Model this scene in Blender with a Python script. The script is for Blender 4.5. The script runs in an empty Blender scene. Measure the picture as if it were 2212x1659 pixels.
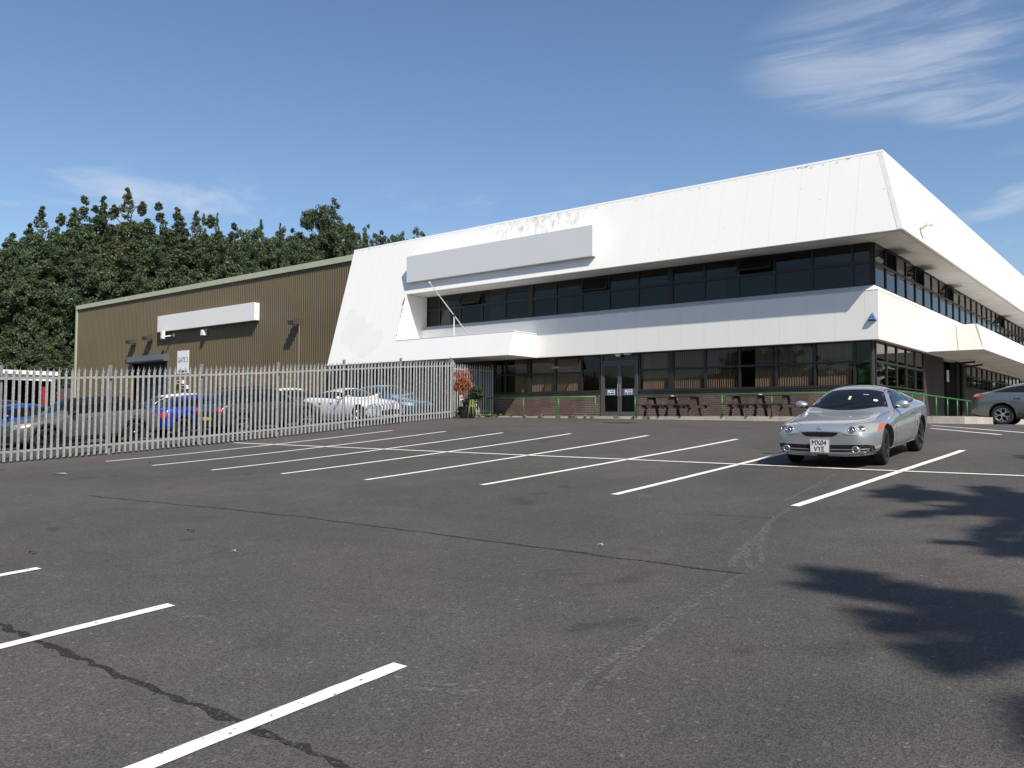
import bpy, bmesh, math, random
import numpy as np
from mathutils import Vector, Matrix
from mathutils.bvhtree import BVHTree

random.seed(7); rng = np.random.default_rng(11)
scene = bpy.context.scene
COL = scene.collection

# ------------------------------------------------------------------ camera
# world: X along the office front (to the right), Y away along its right side,
# z = 0 at the photographer's eye (1.68 m above the tarmac)
FPX, CX, CY = 1795.0, 1106.0, 829.5            # focal length / centre for a 2212 px wide picture
PITCH = math.atan((908 - 829.5) / FPX); YAW = math.radians(39.06); ROLL = math.atan(17 / 3681)
_fh = Vector((-math.sin(YAW), math.cos(YAW), 0)); _r = Vector((math.cos(YAW), math.sin(YAW), 0)); _up = Vector((0, 0, 1))
CF = _fh * math.cos(PITCH) + _up * math.sin(PITCH)
_u = _up * math.cos(PITCH) - _fh * math.sin(PITCH)
CR = _r * math.cos(ROLL) + _u * math.sin(ROLL)
CU = _u * math.cos(ROLL) - _r * math.sin(ROLL)
cam_d = bpy.data.cameras.new('camera'); cam = bpy.data.objects.new('camera', cam_d); COL.objects.link(cam)
cam_d.sensor_fit = 'HORIZONTAL'; cam_d.sensor_width = 36; cam_d.lens = FPX / 2212 * 36
cam_d.clip_start = 0.1; cam_d.clip_end = 4000
m = Matrix.Identity(4)
for i in range(3):
    m[i][0] = CR[i]; m[i][1] = CU[i]; m[i][2] = -CF[i]
cam.matrix_world = m
scene.camera = cam

# ------------------------------------------------------------------ sky, sun, exposure
SUN = Vector((0.625, -0.311, 0.716)).normalized()      # towards the sun
SUN_EL = math.asin(SUN.z); SUN_AZ = math.atan2(SUN.x, SUN.y)
world = bpy.data.worlds.new('World'); scene.world = world; world.use_nodes = True
wn = world.node_tree; wn.nodes.clear()
def wnode(t, **k):
    n = wn.nodes.new(t)
    for a, b in k.items(): setattr(n, a, b)
    return n
def wmath(op, a, b=None, clamp=False):
    n = wnode('ShaderNodeMath', operation=op, use_clamp=clamp)
    for i, v in enumerate((a, b)):
        if v is None: continue
        if isinstance(v, (int, float)): n.inputs[i].default_value = v
        else: wn.links.new(v, n.inputs[i])
    return n.outputs[0]
sky = wnode('ShaderNodeTexSky', sky_type='NISHITA', sun_disc=False)
sky.sun_elevation = SUN_EL; sky.sun_rotation = SUN_AZ
sky.altitude = 60; sky.air_density = 1.0; sky.dust_density = 0.9; sky.ozone_density = 3.0
tc = wnode('ShaderNodeTexCoord')
sep = wnode('ShaderNodeSeparateXYZ'); wn.links.new(tc.outputs['Generated'], sep.inputs[0])
zz = wmath('MAXIMUM', sep.outputs[2], 0.02)
px = wmath('DIVIDE', sep.outputs[0], zz); py = wmath('DIVIDE', sep.outputs[1], zz)
# thin cirrus on a flat layer (px,py = position on the layer in units of its height)
def rot(c, s): return wmath('ADD', wmath('MULTIPLY', px, c), wmath('MULTIPLY', py, s))
def noise3(a, b, scale, detail, rough, dist):
    cmb = wnode('ShaderNodeCombineXYZ'); wn.links.new(a, cmb.inputs[0]); wn.links.new(b, cmb.inputs[1])
    n = wnode('ShaderNodeTexNoise'); n.inputs['Scale'].default_value = scale; n.inputs['Detail'].default_value = detail
    n.inputs['Roughness'].default_value = rough; n.inputs['Distortion'].default_value = dist
    wn.links.new(cmb.outputs[0], n.inputs['Vector']); return n.outputs['Fac']
def sstep(v, lo, hi):
    n = wnode('ShaderNodeMapRange', interpolation_type='SMOOTHSTEP'); n.inputs[1].default_value = lo; n.inputs[2].default_value = hi
    wn.links.new(v, n.inputs[0]); return n.outputs[0]
def blob(cx_, cy_, rx, ry, ang):
    c, s = math.cos(ang), math.sin(ang)
    a = wmath('SUBTRACT', rot(c, s), cx_ * c + cy_ * s); b = wmath('SUBTRACT', rot(-s, c), -cx_ * s + cy_ * c)
    a = wmath('DIVIDE', a, rx); b = wmath('DIVIDE', b, ry)
    q = wmath('ADD', wmath('MULTIPLY', a, a), wmath('MULTIPLY', b, b))
    return wmath('SUBTRACT', 1.0, sstep(q, 0.1, 1.0))
def px2dir(x, y):
    return (CF + CR * ((x - CX) / FPX) + CU * (-(y - CY) / FPX)).normalized()
def layer(x, y):
    d = px2dir(x, y); return d.x / d.z, d.y / d.z
CLOUD_NODES = (wnode, wmath, rot, noise3, sstep, blob, layer)
_p0, _p1 = Vector(layer(1700, 190)), Vector(layer(2212, 60))
_q0, _q1 = Vector(layer(1960, 255)), Vector(layer(2300, 175))
cir_ang = math.atan2((_p1 - _p0).y, (_p1 - _p0).x)
c_, s_ = math.cos(cir_ang), math.sin(cir_ang)
streak = noise3(wmath('MULTIPLY', rot(c_, s_), 0.6), wmath('MULTIPLY', rot(-s_, c_), 1.35), 1.6, 9, 0.66, 0.9)
mid = (_p0 + _p1) / 2; mid2 = (_q0 + _q1) / 2
_w0, _w1 = Vector(layer(1690, 175)), Vector(layer(1900, 20)); mid3 = (_w0 + _w1) / 2
ang3 = math.atan2((_w1 - _w0).y, (_w1 - _w0).x)
g1 = blob(mid.x, mid.y, (_p1 - _p0).length * 0.75, 0.55, cir_ang)
g2 = blob(mid2.x, mid2.y, (_q1 - _q0).length * 0.62, 0.30, math.atan2((_q1 - _q0).y, (_q1 - _q0).x))
g3 = blob(mid3.x, mid3.y, (_w1 - _w0).length * 0.62, 0.22, ang3)
gsum = wmath('MAXIMUM', wmath('MAXIMUM', g1, g2), g3)
cirrus = wmath('MULTIPLY', wmath('MULTIPLY', sstep(streak, 0.36, 0.72), gsum), 0.50)
# small fair-weather clouds low over the hill (direction tangent coordinates)
rr = wmath('SQRT', wmath('ADD', wmath('MULTIPLY', sep.outputs[0], sep.outputs[0]), wmath('MULTIPLY', sep.outputs[1], sep.outputs[1])))
el = wmath('DIVIDE', sep.outputs[2], wmath('MAXIMUM', rr, 0.01))
azi = wnode('ShaderNodeMath', operation='ARCTAN2'); wn.links.new(sep.outputs[0], azi.inputs[0]); wn.links.new(sep.outputs[1], azi.inputs[1])
puff = noise3(wmath('MULTIPLY', azi.outputs[0], 5.0), wmath('MULTIPLY', el, 15.0), 1.15, 6, 0.55, 0.3)
band = wmath('MULTIPLY', sstep(el, 0.16, 0.21), wmath('SUBTRACT', 1.0, sstep(el, 0.24, 0.30)))
puffs = wmath('MULTIPLY', wmath('MULTIPLY', sstep(puff, 0.50, 0.70), band), 0.55)
cl = wmath('MAXIMUM', cirrus, puffs, True)
hsv = wnode('ShaderNodeHueSaturation'); hsv.inputs['Saturation'].default_value = 1.04; hsv.inputs['Value'].default_value = 1.0
wn.links.new(sky.outputs[0], hsv.inputs['Color'])
mix = wnode('ShaderNodeMix', data_type='RGBA'); wn.links.new(cl, mix.inputs[0]); wn.links.new(hsv.outputs[0], mix.inputs[6])
mix.inputs[7].default_value = (5.6, 5.9, 6.6, 1)
bg = wnode('ShaderNodeBackground'); bg.inputs['Strength'].default_value = 0.116
wn.links.new(mix.outputs[2], bg.inputs['Color'])
wo = wnode('ShaderNodeOutputWorld'); wn.links.new(bg.outputs[0], wo.inputs[0])

sun_d = bpy.data.lights.new('sun', 'SUN'); sun_d.energy = 5.0; sun_d.angle = math.radians(0.53); sun_d.color = (1.0, 0.93, 0.83)
sun = bpy.data.objects.new('sun', sun_d); COL.objects.link(sun)
sun.rotation_euler = SUN.to_track_quat('Z', 'Y').to_euler(); sun.location = (20, -10, 30)
scene.view_settings.view_transform = 'Standard'; scene.view_settings.look = 'None'
scene.view_settings.exposure = 0.22; scene.view_settings.gamma = 1.0; scene.view_settings.use_curve_mapping = False

# ------------------------------------------------------------------ helpers
def mk_mat(name, base, rough=0.6, metal=0.0, var=0.0, vscale=3.0, bump=0.0, bscale=60.0, spec=0.5, coat=0.0, emit=None, vstretch=(1, 1, 1)):
    mt = bpy.data.materials.new(name); mt.use_nodes = True
    nt = mt.node_tree; b = nt.nodes['Principled BSDF']
    b.inputs['Base Color'].default_value = (*base, 1); b.inputs['Roughness'].default_value = rough
    b.inputs['Metallic'].default_value = metal; b.inputs['Specular IOR Level'].default_value = spec
    b.inputs['Coat Weight'].default_value = coat; b.inputs['Coat Roughness'].default_value = 0.04
    if emit: b.inputs['Emission Color'].default_value = (*emit[0], 1); b.inputs['Emission Strength'].default_value = emit[1]
    if var or bump:
        g = nt.nodes.new('ShaderNodeNewGeometry')
        vm = nt.nodes.new('ShaderNodeVectorMath'); vm.operation = 'MULTIPLY'; vm.inputs[1].default_value = vstretch
        nt.links.new(g.outputs['Position'], vm.inputs[0])
    if var:
        n = nt.nodes.new('ShaderNodeTexNoise'); n.inputs['Scale'].default_value = vscale; n.inputs['Detail'].default_value = 6; n.inputs['Roughness'].default_value = 0.65
        nt.links.new(vm.outputs[0], n.inputs['Vector'])
        r = nt.nodes.new('ShaderNodeMapRange'); r.inputs[1].default_value = 0.25; r.inputs[2].default_value = 0.75
        r.inputs[3].default_value = 1 - var; r.inputs[4].default_value = 1 + var
        nt.links.new(n.outputs['Fac'], r.inputs[0])
        mx = nt.nodes.new('ShaderNodeVectorMath'); mx.operation = 'SCALE'; mx.inputs[0].default_value = base
        nt.links.new(r.outputs[0], mx.inputs['Scale']); nt.links.new(mx.outputs[0], b.inputs['Base Color'])
    if bump:
        n = nt.nodes.new('ShaderNodeTexNoise'); n.inputs['Scale'].default_value = bscale; n.inputs['Detail'].default_value = 3
        nt.links.new(g.outputs['Position'], n.inputs['Vector'])
        bp = nt.nodes.new('ShaderNodeBump'); bp.inputs['Strength'].default_value = bump; bp.inputs['Distance'].default_value = 0.01
        nt.links.new(n.outputs['Fac'], bp.inputs['Height']); nt.links.new(bp.outputs[0], b.inputs['Normal'])
    return mt

ORG = {}      # object -> its origin in its thing's space
class MB:
    def __init__(s): s.v = []; s.f = []; s.mi = []; s.cur = 0
    def add(s, vs, fs):
        o = len(s.v); s.v += [tuple(v) for v in vs]
        for f in fs: s.f.append(tuple(i + o for i in f)); s.mi.append(s.cur)
    def box(s, x0, x1, y0, y1, z0, z1):
        s.add([(x, y, z) for x in (x0, x1) for y in (y0, y1) for z in (z0, z1)],
              [(0, 1, 3, 2), (4, 6, 7, 5), (0, 4, 5, 1), (2, 3, 7, 6), (0, 2, 6, 4), (1, 5, 7, 3)]); return s
    def hexa(s, a, b):    # two matching quads a (outer) and b (inner)
        s.add(list(a) + list(b), [(0, 1, 2, 3), (7, 6, 5, 4), (0, 4, 5, 1), (1, 5, 6, 2), (2, 6, 7, 3), (3, 7, 4, 0)]); return s
    def slab(s, q, d):    # quad q thickened by vector d
        d = Vector(d); return s.hexa([Vector(p) for p in q], [Vector(p) + d for p in q])
    def prism(s, poly, d):
        d = Vector(d); n = len(poly); a = [Vector(p) for p in poly]; b = [p + d for p in a]
        s.add(a + b, [tuple(range(n)), tuple(range(2 * n - 1, n - 1, -1))] + [(i, i + n, (i + 1) % n + n, (i + 1) % n) for i in range(n)]); return s
    def bar(s, p, q, w, h=None, up=(0, 0, 1)):
        p, q = Vector(p), Vector(q); h = h or w; d = (q - p).normalized(); u = Vector(up)
        if abs(d.dot(u)) > 0.98: u = Vector((1, 0, 0))
        a = d.cross(u).normalized() * (w / 2); b = a.cross(d).normalized() * (h / 2)
        s.hexa([p + a + b, p - a + b, p - a - b, p + a - b], [q + a + b, q - a + b, q - a - b, q + a - b]); return s
    def tube(s, pts, r, n=8, cap=True):
        pts = [Vector(p) for p in pts]; rs = r if isinstance(r, (list, tuple)) else [r] * len(pts); vs = []; fs = []
        for i, p in enumerate(pts):
            d = (pts[min(i + 1, len(pts) - 1)] - pts[max(i - 1, 0)]).normalized()
            u = Vector((0, 0, 1)) if abs(d.z) < 0.95 else Vector((1, 0, 0))
            a = d.cross(u).normalized(); b = a.cross(d)
            for k in range(n):
                t = 2 * math.pi * k / n; vs.append(p + a * math.cos(t) * rs[i] + b * math.sin(t) * rs[i])
        for i in range(len(pts) - 1):
            for k in range(n):
                fs.append((i * n + k, i * n + (k + 1) % n, (i + 1) * n + (k + 1) % n, (i + 1) * n + k))
        if cap: fs += [tuple(range(n - 1, -1, -1)), tuple((len(pts) - 1) * n + k for k in range(n))]
        s.add(vs, fs); return s
    def lathe(s, prof, c, axis='y', n=24, closed=False):
        c = Vector(c); vs = []; fs = []; m_ = len(prof)
        for k in range(n):
            t = 2 * math.pi * k / n
            for (r, a) in prof:
                if axis == 'y': vs.append(c + Vector((r * math.cos(t), a, r * math.sin(t))))
                elif axis == 'x': vs.append(c + Vector((a, r * math.cos(t), r * math.sin(t))))
                else: vs.append(c + Vector((r * math.cos(t), r * math.sin(t), a)))
        for k in range(n):
            for j in range(m_ if closed else m_ - 1):
                j2 = (j + 1) % m_
                fs.append((k * m_ + j, k * m_ + j2, ((k + 1) % n) * m_ + j2, ((k + 1) % n) * m_ + j))
        s.add(vs, fs); return s
    def build(s, name, mat, parent=None, smooth=False, fix=True, origin=None):
        vs = np.array(s.v, dtype=float)
        c = (vs.min(0) + vs.max(0)) / 2 if origin is None else np.array(origin, float)
        me = bpy.data.meshes.new(name); me.from_pydata((vs - c).tolist(), [], s.f)
        mats = mat if isinstance(mat, (list, tuple)) else [mat]
        for x in mats: me.materials.append(x)
        if len(mats) > 1: me.polygons.foreach_set('material_index', s.mi)
        if fix:
            bm = bmesh.new(); bm.from_mesh(me); bmesh.ops.recalc_face_normals(bm, faces=bm.faces); bm.to_mesh(me); bm.free()
        if smooth: me.polygons.foreach_set('use_smooth', [True] * len(me.polygons))
        o = bpy.data.objects.new(name, me); COL.objects.link(o)
        off = np.zeros(3)
        if parent is not None: o.parent = parent; off = ORG.get(parent.name, off)
        o.location = c - off; ORG[o.name] = c
        return o
def tag(o, label=None, cat=None, group=None, kind=None):
    if label: o['label'] = label
    if cat: o['category'] = cat
    if group: o['group'] = group
    if kind: o['kind'] = kind
    return o
def thing(name, label, cat, loc=(0, 0, 0), group=None, world_space=True):
    e = bpy.data.objects.new(name, None); COL.objects.link(e); e.location = loc; e.empty_display_size = 0.3
    ORG[e.name] = np.array(loc, float) if world_space else np.zeros(3)
    return tag(e, label, cat, group)
def np_mesh(name, V, F, mat, smooth=False):
    me = bpy.data.meshes.new(name); n = len(F); k = F.shape[1]
    me.vertices.add(len(V)); me.vertices.foreach_set('co', np.asarray(V, np.float32).ravel())
    me.loops.add(n * k); me.loops.foreach_set('vertex_index', F.astype(np.int32).ravel())
    me.polygons.add(n); me.polygons.foreach_set('loop_start', np.arange(0, n * k, k, dtype=np.int32))
    if smooth: me.polygons.foreach_set('use_smooth', np.ones(n, bool))
    me.materials.append(mat); me.update(calc_edges=True); return me
def link(name, me, parent=None, loc=(0, 0, 0)):
    o = bpy.data.objects.new(name, me); COL.objects.link(o); o.location = loc
    if parent is not None: o.parent = parent
    return o
def text_mesh(s, size, mat, name='lettering', extrude=0.002, sx=1.0):
    cu = bpy.data.curves.new(name, 'FONT'); cu.body = s; cu.size = size; cu.extrude = extrude; cu.align_x = 'CENTER'; cu.align_y = 'CENTER'; cu.resolution_u = 3
    t = bpy.data.objects.new(name, cu); COL.objects.link(t)
    me = bpy.data.meshes.new_from_object(t.evaluated_get(bpy.context.evaluated_depsgraph_get()))
    COL.objects.unlink(t); bpy.data.objects.remove(t)
    for v in me.vertices: v.co.x *= sx
    me.materials.clear(); me.materials.append(mat); return me

# ------------------------------------------------------------------ ground shape
LY = [-60, -20, 0, 5, 7.89, 10.53, 13.19, 15.85, 18.52, 21.18, 23.88, 26.0, 28.0, 40]
LZ = [-4.6, -2.65, -1.58, -1.29, -1.11, -0.965, -0.785, -0.575, -0.345, -0.12, 0.06, 0.12, 0.14, 0.15]
RY = [-60, -20, 0, 6, 12, 15, 17, 20, 22, 24, 26.7, 30, 40]
RZ = [-5.2, -2.97, -1.68, -1.293, -0.906, -0.713, -0.585, -0.37, -0.235, -0.135, -0.05, -0.08, -0.10]
def pchip(xs, ys):
    xs = np.array(xs, float); ys = np.array(ys, float); h = np.diff(xs); d = np.diff(ys) / h
    mm = np.zeros(len(xs)); mm[0], mm[-1] = d[0], d[-1]
    for i in range(1, len(xs) - 1):
        mm[i] = 0 if d[i - 1] * d[i] <= 0 else (2 * h[i] + h[i - 1] + h[i] + 2 * h[i - 1]) / ((2 * h[i] + h[i - 1]) / d[i - 1] + (h[i] + 2 * h[i - 1]) / d[i])
    def f(x):
        x = np.clip(np.asarray(x, float), xs[0], xs[-1]); i = np.clip(np.searchsorted(xs, x) - 1, 0, len(xs) - 2)
        t = (x - xs[i]) / h[i]
        return ((1 + 2 * t) * (1 - t) ** 2 * ys[i] + t * (1 - t) ** 2 * h[i] * mm[i] + t * t * (3 - 2 * t) * ys[i + 1] + t * t * (t - 1) * h[i] * mm[i + 1])
    return f
_lf, _rf = pchip(LY, LZ), pchip(RY, RZ)
def gz(x, y):
    t = np.clip((np.asarray(x, float) + 22.4) / 18.4, 0, 1)
    return _lf(y) * (1 - t) + _rf(y) * t
def ray(x, y): return CF + CR * ((x - CX) / FPX) + CU * (-(y - CY) / FPX)
def ground_at(x, y):           # where the sight line through a picture point meets the tarmac
    d = ray(x, y); lo, hi = 1.0, None; t = 1.0
    while t < 80:
        p = d * t
        if p.z < float(gz(p.x, p.y)): hi = t; break
        t += 0.1
    if hi is None: return None
    lo = hi - 0.1
    for _ in range(20):
        md = (lo + hi) / 2; p = d * md
        if p.z < float(gz(p.x, p.y)): hi = md
        else: lo = md
    return d * hi
def on_plane_y(x, y, Y): d = ray(x, y); return d * (Y / d.y)
def on_plane_x(x, y, X): d = ray(x, y); return d * (X / d.x)
# ------------------------------------------------------------------ materials
def asphalt_mat():
    mt = bpy.data.materials.new('asphalt'); mt.use_nodes = True; nt = mt.node_tree; b = nt.nodes['Principled BSDF']
    g = nt.nodes.new('ShaderNodeNewGeometry'); pos = g.outputs['Position']
    def nz(scale, det, rough=0.6, dist=0):
        n = nt.nodes.new('ShaderNodeTexNoise'); n.inputs['Scale'].default_value = scale; n.inputs['Detail'].default_value = det
        n.inputs['Roughness'].default_value = rough; n.inputs['Distortion'].default_value = dist; nt.links.new(pos, n.inputs['Vector']); return n.outputs['Fac']
    def ramp(v, a, b_, lo, hi):
        n = nt.nodes.new('ShaderNodeMapRange'); n.inputs[1].default_value = a; n.inputs[2].default_value = b_; n.inputs[3].default_value = lo; n.inputs[4].default_value = hi
        nt.links.new(v, n.inputs[0]); return n.outputs[0]
    def mul(a, b_):
        n = nt.nodes.new('ShaderNodeMath'); n.operation = 'MULTIPLY'; nt.links.new(a, n.inputs[0]); nt.links.new(b_, n.inputs[1]); return n.outputs[0]
    vo = nt.nodes.new('ShaderNodeTexVoronoi'); vo.inputs['Scale'].default_value = 105; nt.links.new(pos, vo.inputs['Vector'])
    vsep = nt.nodes.new('ShaderNodeSeparateColor'); nt.links.new(vo.outputs['Color'], vsep.inputs[0])
    stones = ramp(vsep.outputs[0], 0.0, 1.0, 0.60, 1.42)
    vo2 = nt.nodes.new('ShaderNodeTexVoronoi'); vo2.inputs['Scale'].default_value = 48; nt.links.new(pos, vo2.inputs['Vector'])
    v2 = nt.nodes.new('ShaderNodeSeparateColor'); nt.links.new(vo2.outputs['Color'], v2.inputs[0])
    fleck = ramp(v2.outputs[1], 0.985, 0.99, 1.0, 1.7)
    tot = mul(mul(stones, fleck), mul(ramp(nz(0.22, 5, 0.6, 0.6), 0.3, 0.7, 0.84, 1.16), ramp(nz(1.6, 6, 0.65), 0.3, 0.7, 0.9, 1.1)))
    tot = mul(tot, ramp(nz(14, 4), 0.3, 0.7, 0.95, 1.05))
    st = ramp(nz(0.9, 2, 0.5, 1.2), 0.66, 0.74, 1.0, 0.72); tot = mul(tot, st)
    mx = nt.nodes.new('ShaderNodeMix'); mx.data_type = 'RGBA'
    mx.inputs[6].default_value = (0.068, 0.0625, 0.0575, 1); mx.inputs[7].default_value = (0.077, 0.0675, 0.0605, 1)
    nt.links.new(ramp(nz(0.5, 4), 0.4, 0.65, 0, 1), mx.inputs[0])
    sc = nt.nodes.new('ShaderNodeVectorMath'); sc.operation = 'SCALE'; nt.links.new(mx.outputs[2], sc.inputs[0]); nt.links.new(tot, sc.inputs['Scale'])
    nt.links.new(sc.outputs[0], b.inputs['Base Color'])
    b.inputs['Roughness'].default_value = 0.82; b.inputs['Specular IOR Level'].default_value = 0.35
    bp = nt.nodes.new('ShaderNodeBump'); bp.inputs['Strength'].default_value = 0.55; bp.inputs['Distance'].default_value = 0.006
    nt.links.new(vo.outputs['Distance'], bp.inputs['Height']); nt.links.new(bp.outputs[0], b.inputs['Normal'])
    return mt
def paint_line_mat(name, base, cut_lo, cut_hi, scale):
    mt = mk_mat(name, base, 0.7, var=0.08, vscale=9)
    nt = mt.node_tree; b = nt.nodes['Principled BSDF']; out = nt.nodes['Material Output']
    g = nt.nodes.new('ShaderNodeNewGeometry'); n = nt.nodes.new('ShaderNodeTexNoise'); n.inputs['Scale'].default_value = scale; n.inputs['Detail'].default_value = 5
    nt.links.new(g.outputs['Position'], n.inputs['Vector'])
    r = nt.nodes.new('ShaderNodeMapRange'); r.inputs[1].default_value = cut_lo; r.inputs[2].default_value = cut_hi; nt.links.new(n.outputs['Fac'], r.inputs[0])
    tr = nt.nodes.new('ShaderNodeBsdfTransparent'); ms = nt.nodes.new('ShaderNodeMixShader')
    nt.links.new(r.outputs[0], ms.inputs[0]); nt.links.new(tr.outputs[0], ms.inputs[1]); nt.links.new(b.outputs[0], ms.inputs[2]); nt.links.new(ms.outputs[0], out.inputs[0])
    return mt
def glass_mat(name, tint, rough=0.02, ior=1.5, refl=1.0):
    mt = bpy.data.materials.new(name); mt.use_nodes = True; nt = mt.node_tree; nt.nodes.clear()
    out = nt.nodes.new('ShaderNodeOutputMaterial'); ms = nt.nodes.new('ShaderNodeMixShader')
    fr = nt.nodes.new('ShaderNodeFresnel'); fr.inputs[0].default_value = ior
    tr = nt.nodes.new('ShaderNodeBsdfTransparent'); tr.inputs[0].default_value = (*tint, 1)
    gl = nt.nodes.new('ShaderNodeBsdfGlossy'); gl.inputs['Roughness'].default_value = rough; gl.inputs['Color'].default_value = (refl, refl, refl, 1)
    g = nt.nodes.new('ShaderNodeNewGeometry'); n = nt.nodes.new('ShaderNodeTexNoise'); n.inputs['Scale'].default_value = 0.9; nt.links.new(g.outputs['Position'], n.inputs['Vector'])
    bp = nt.nodes.new('ShaderNodeBump'); bp.inputs['Strength'].default_value = 0.05; bp.inputs['Distance'].default_value = 0.05
    nt.links.new(n.outputs['Fac'], bp.inputs['Height']); nt.links.new(bp.outputs[0], gl.inputs['Normal'])
    inv = nt.nodes.new('ShaderNodeMath'); inv.operation = 'SUBTRACT'; inv.inputs[0].default_value = 1.0; nt.links.new(g.outputs['Backfacing'], inv.inputs[1])
    fm = nt.nodes.new('ShaderNodeMath'); fm.operation = 'MULTIPLY'; nt.links.new(fr.outputs[0], fm.inputs[0]); nt.links.new(inv.outputs[0], fm.inputs[1])
    nt.links.new(fm.outputs[0], ms.inputs[0]); nt.links.new(tr.outputs[0], ms.inputs[1]); nt.links.new(gl.outputs[0], ms.inputs[2]); nt.links.new(ms.outputs[0], out.inputs[0])
    return mt
def white_panel_mat(name, base, stain=False):
    mt = mk_mat(name, base, 0.5, var=0.02, vscale=0.8, vstretch=(1, 1, 0.35), spec=0.35); nt = mt.node_tree; b = nt.nodes['Principled BSDF']
    src = b.inputs['Base Color'].links[0].from_socket
    g = nt.nodes.new('ShaderNodeNewGeometry'); sp = nt.nodes.new('ShaderNodeSeparateXYZ'); nt.links.new(g.outputs['Position'], sp.inputs[0])
    def mr(v, a, b_, lo=0, hi=1):
        n = nt.nodes.new('ShaderNodeMapRange'); n.interpolation_type = 'SMOOTHSTEP'; n.inputs[1].default_value = a; n.inputs[2].default_value = b_; n.inputs[3].default_value = lo; n.inputs[4].default_value = hi
        nt.links.new(v, n.inputs[0]); return n.outputs[0]
    def mm(op, a, c):
        n = nt.nodes.new('ShaderNodeMath'); n.operation = op
        for i, v in enumerate((a, c)):
            if isinstance(v, (int, float)): n.inputs[i].default_value = v
            else: nt.links.new(v, n.inputs[i])
        return n.outputs[0]
    def nz(st, scale, det):
        vm = nt.nodes.new('ShaderNodeVectorMath'); vm.operation = 'MULTIPLY'; vm.inputs[1].default_value = st; nt.links.new(g.outputs['Position'], vm.inputs[0])
        n = nt.nodes.new('ShaderNodeTexNoise'); n.inputs['Scale'].default_value = scale; n.inputs['Detail'].default_value = det; n.inputs['Roughness'].default_value = 0.7
        nt.links.new(vm.outputs[0], n.inputs['Vector']); return n.outputs['Fac']
    spots = mm('MULTIPLY', mr(nz((1, 1, 1), 7.0, 2), 0.735, 0.76), 0.55)
    dirt = spots
    if stain:     # black run-off streaks below the parapet above the long sign
        st = mr(nz((1, 1, 0.05), 8.0, 6), 0.47, 0.66)
        reg = mm('MULTIPLY', mr(sp.outputs[0], -24.6, -22.5), mm('SUBTRACT', 1.0, mr(sp.outputs[0], -19.6, -18.6)))
        reg = mm('MULTIPLY', reg, mm('MULTIPLY', mr(sp.outputs[2], 7.7, 7.95), mr(nz((1, 1, 0.4), 1.1, 3), 0.3, 0.55, 0.25, 1)))
        dirt = mm('MAXIMUM', dirt, mm('MULTIPLY', mm('MULTIPLY', st, reg), 0.62))
        edge = mm('MULTIPLY', mm('MULTIPLY', mr(sp.outputs[2], 8.60, 8.72), mr(sp.outputs[0], -17.0, -8.5, 0.55, 1)), mr(nz((1, 1, 2), 5.5, 3), 0.58, 0.66))
        dirt = mm('MAXIMUM', dirt, mm('MULTIPLY', edge, 0.7))
    mx = nt.nodes.new('ShaderNodeMix'); mx.data_type = 'RGBA'; nt.links.new(dirt, mx.inputs[0]); nt.links.new(src, mx.inputs[6])
    mx.inputs[7].default_value = (0.10, 0.095, 0.085, 1); nt.links.new(mx.outputs[2], b.inputs['Base Color'])
    return mt
def brick_mat(name, c1, c2, mortar):
    mt = mk_mat(name, c1, 0.85); nt = mt.node_tree; b = nt.nodes['Principled BSDF']
    g = nt.nodes.new('ShaderNodeNewGeometry'); sp = nt.nodes.new('ShaderNodeSeparateXYZ'); nt.links.new(g.outputs['Position'], sp.inputs[0])
    ad = nt.nodes.new('ShaderNodeMath'); nt.links.new(sp.outputs[0], ad.inputs[0]); nt.links.new(sp.outputs[1], ad.inputs[1])
    cb = nt.nodes.new('ShaderNodeCombineXYZ'); nt.links.new(ad.outputs[0], cb.inputs[0]); nt.links.new(sp.outputs[2], cb.inputs[1])
    br = nt.nodes.new('ShaderNodeTexBrick'); br.inputs['Scale'].default_value = 1; br.inputs['Brick Width'].default_value = 0.225; br.inputs['Row Height'].default_value = 0.075
    br.inputs['Mortar Size'].default_value = 0.008; br.inputs['Mortar Smooth'].default_value = 0.3; br.inputs['Bias'].default_value = 0
    br.inputs['Color1'].default_value = (*c1, 1); br.inputs['Color2'].default_value = (*c2, 1)
    nt.links.new(cb.outputs[0], br.inputs['Vector'])
    n = nt.nodes.new('ShaderNodeTexNoise'); n.inputs['Scale'].default_value = 1.3; n.inputs['Detail'].default_value = 4; nt.links.new(g.outputs['Position'], n.inputs['Vector'])
    mo = nt.nodes.new('ShaderNodeMix'); mo.data_type = 'RGBA'; mo.inputs[6].default_value = (*[m_ * 0.4 for m_ in mortar], 1); mo.inputs[7].default_value = (*mortar, 1)
    rp = nt.nodes.new('ShaderNodeMapRange'); rp.inputs[1].default_value = 0.45; rp.inputs[2].default_value = 0.6; nt.links.new(n.outputs['Fac'], rp.inputs[0]); nt.links.new(rp.outputs[0], mo.inputs[0])
    nt.links.new(mo.outputs[2], br.inputs['Mortar']); nt.links.new(br.outputs['Color'], b.inputs['Base Color'])
    bp = nt.nodes.new('ShaderNodeBump'); bp.inputs['Strength'].default_value = 0.6; bp.inputs['Distance'].default_value = -0.008
    nt.links.new(br.outputs['Fac'], bp.inputs['Height']); nt.links.new(bp.outputs[0], b.inputs['Normal'])
    return mt

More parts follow.
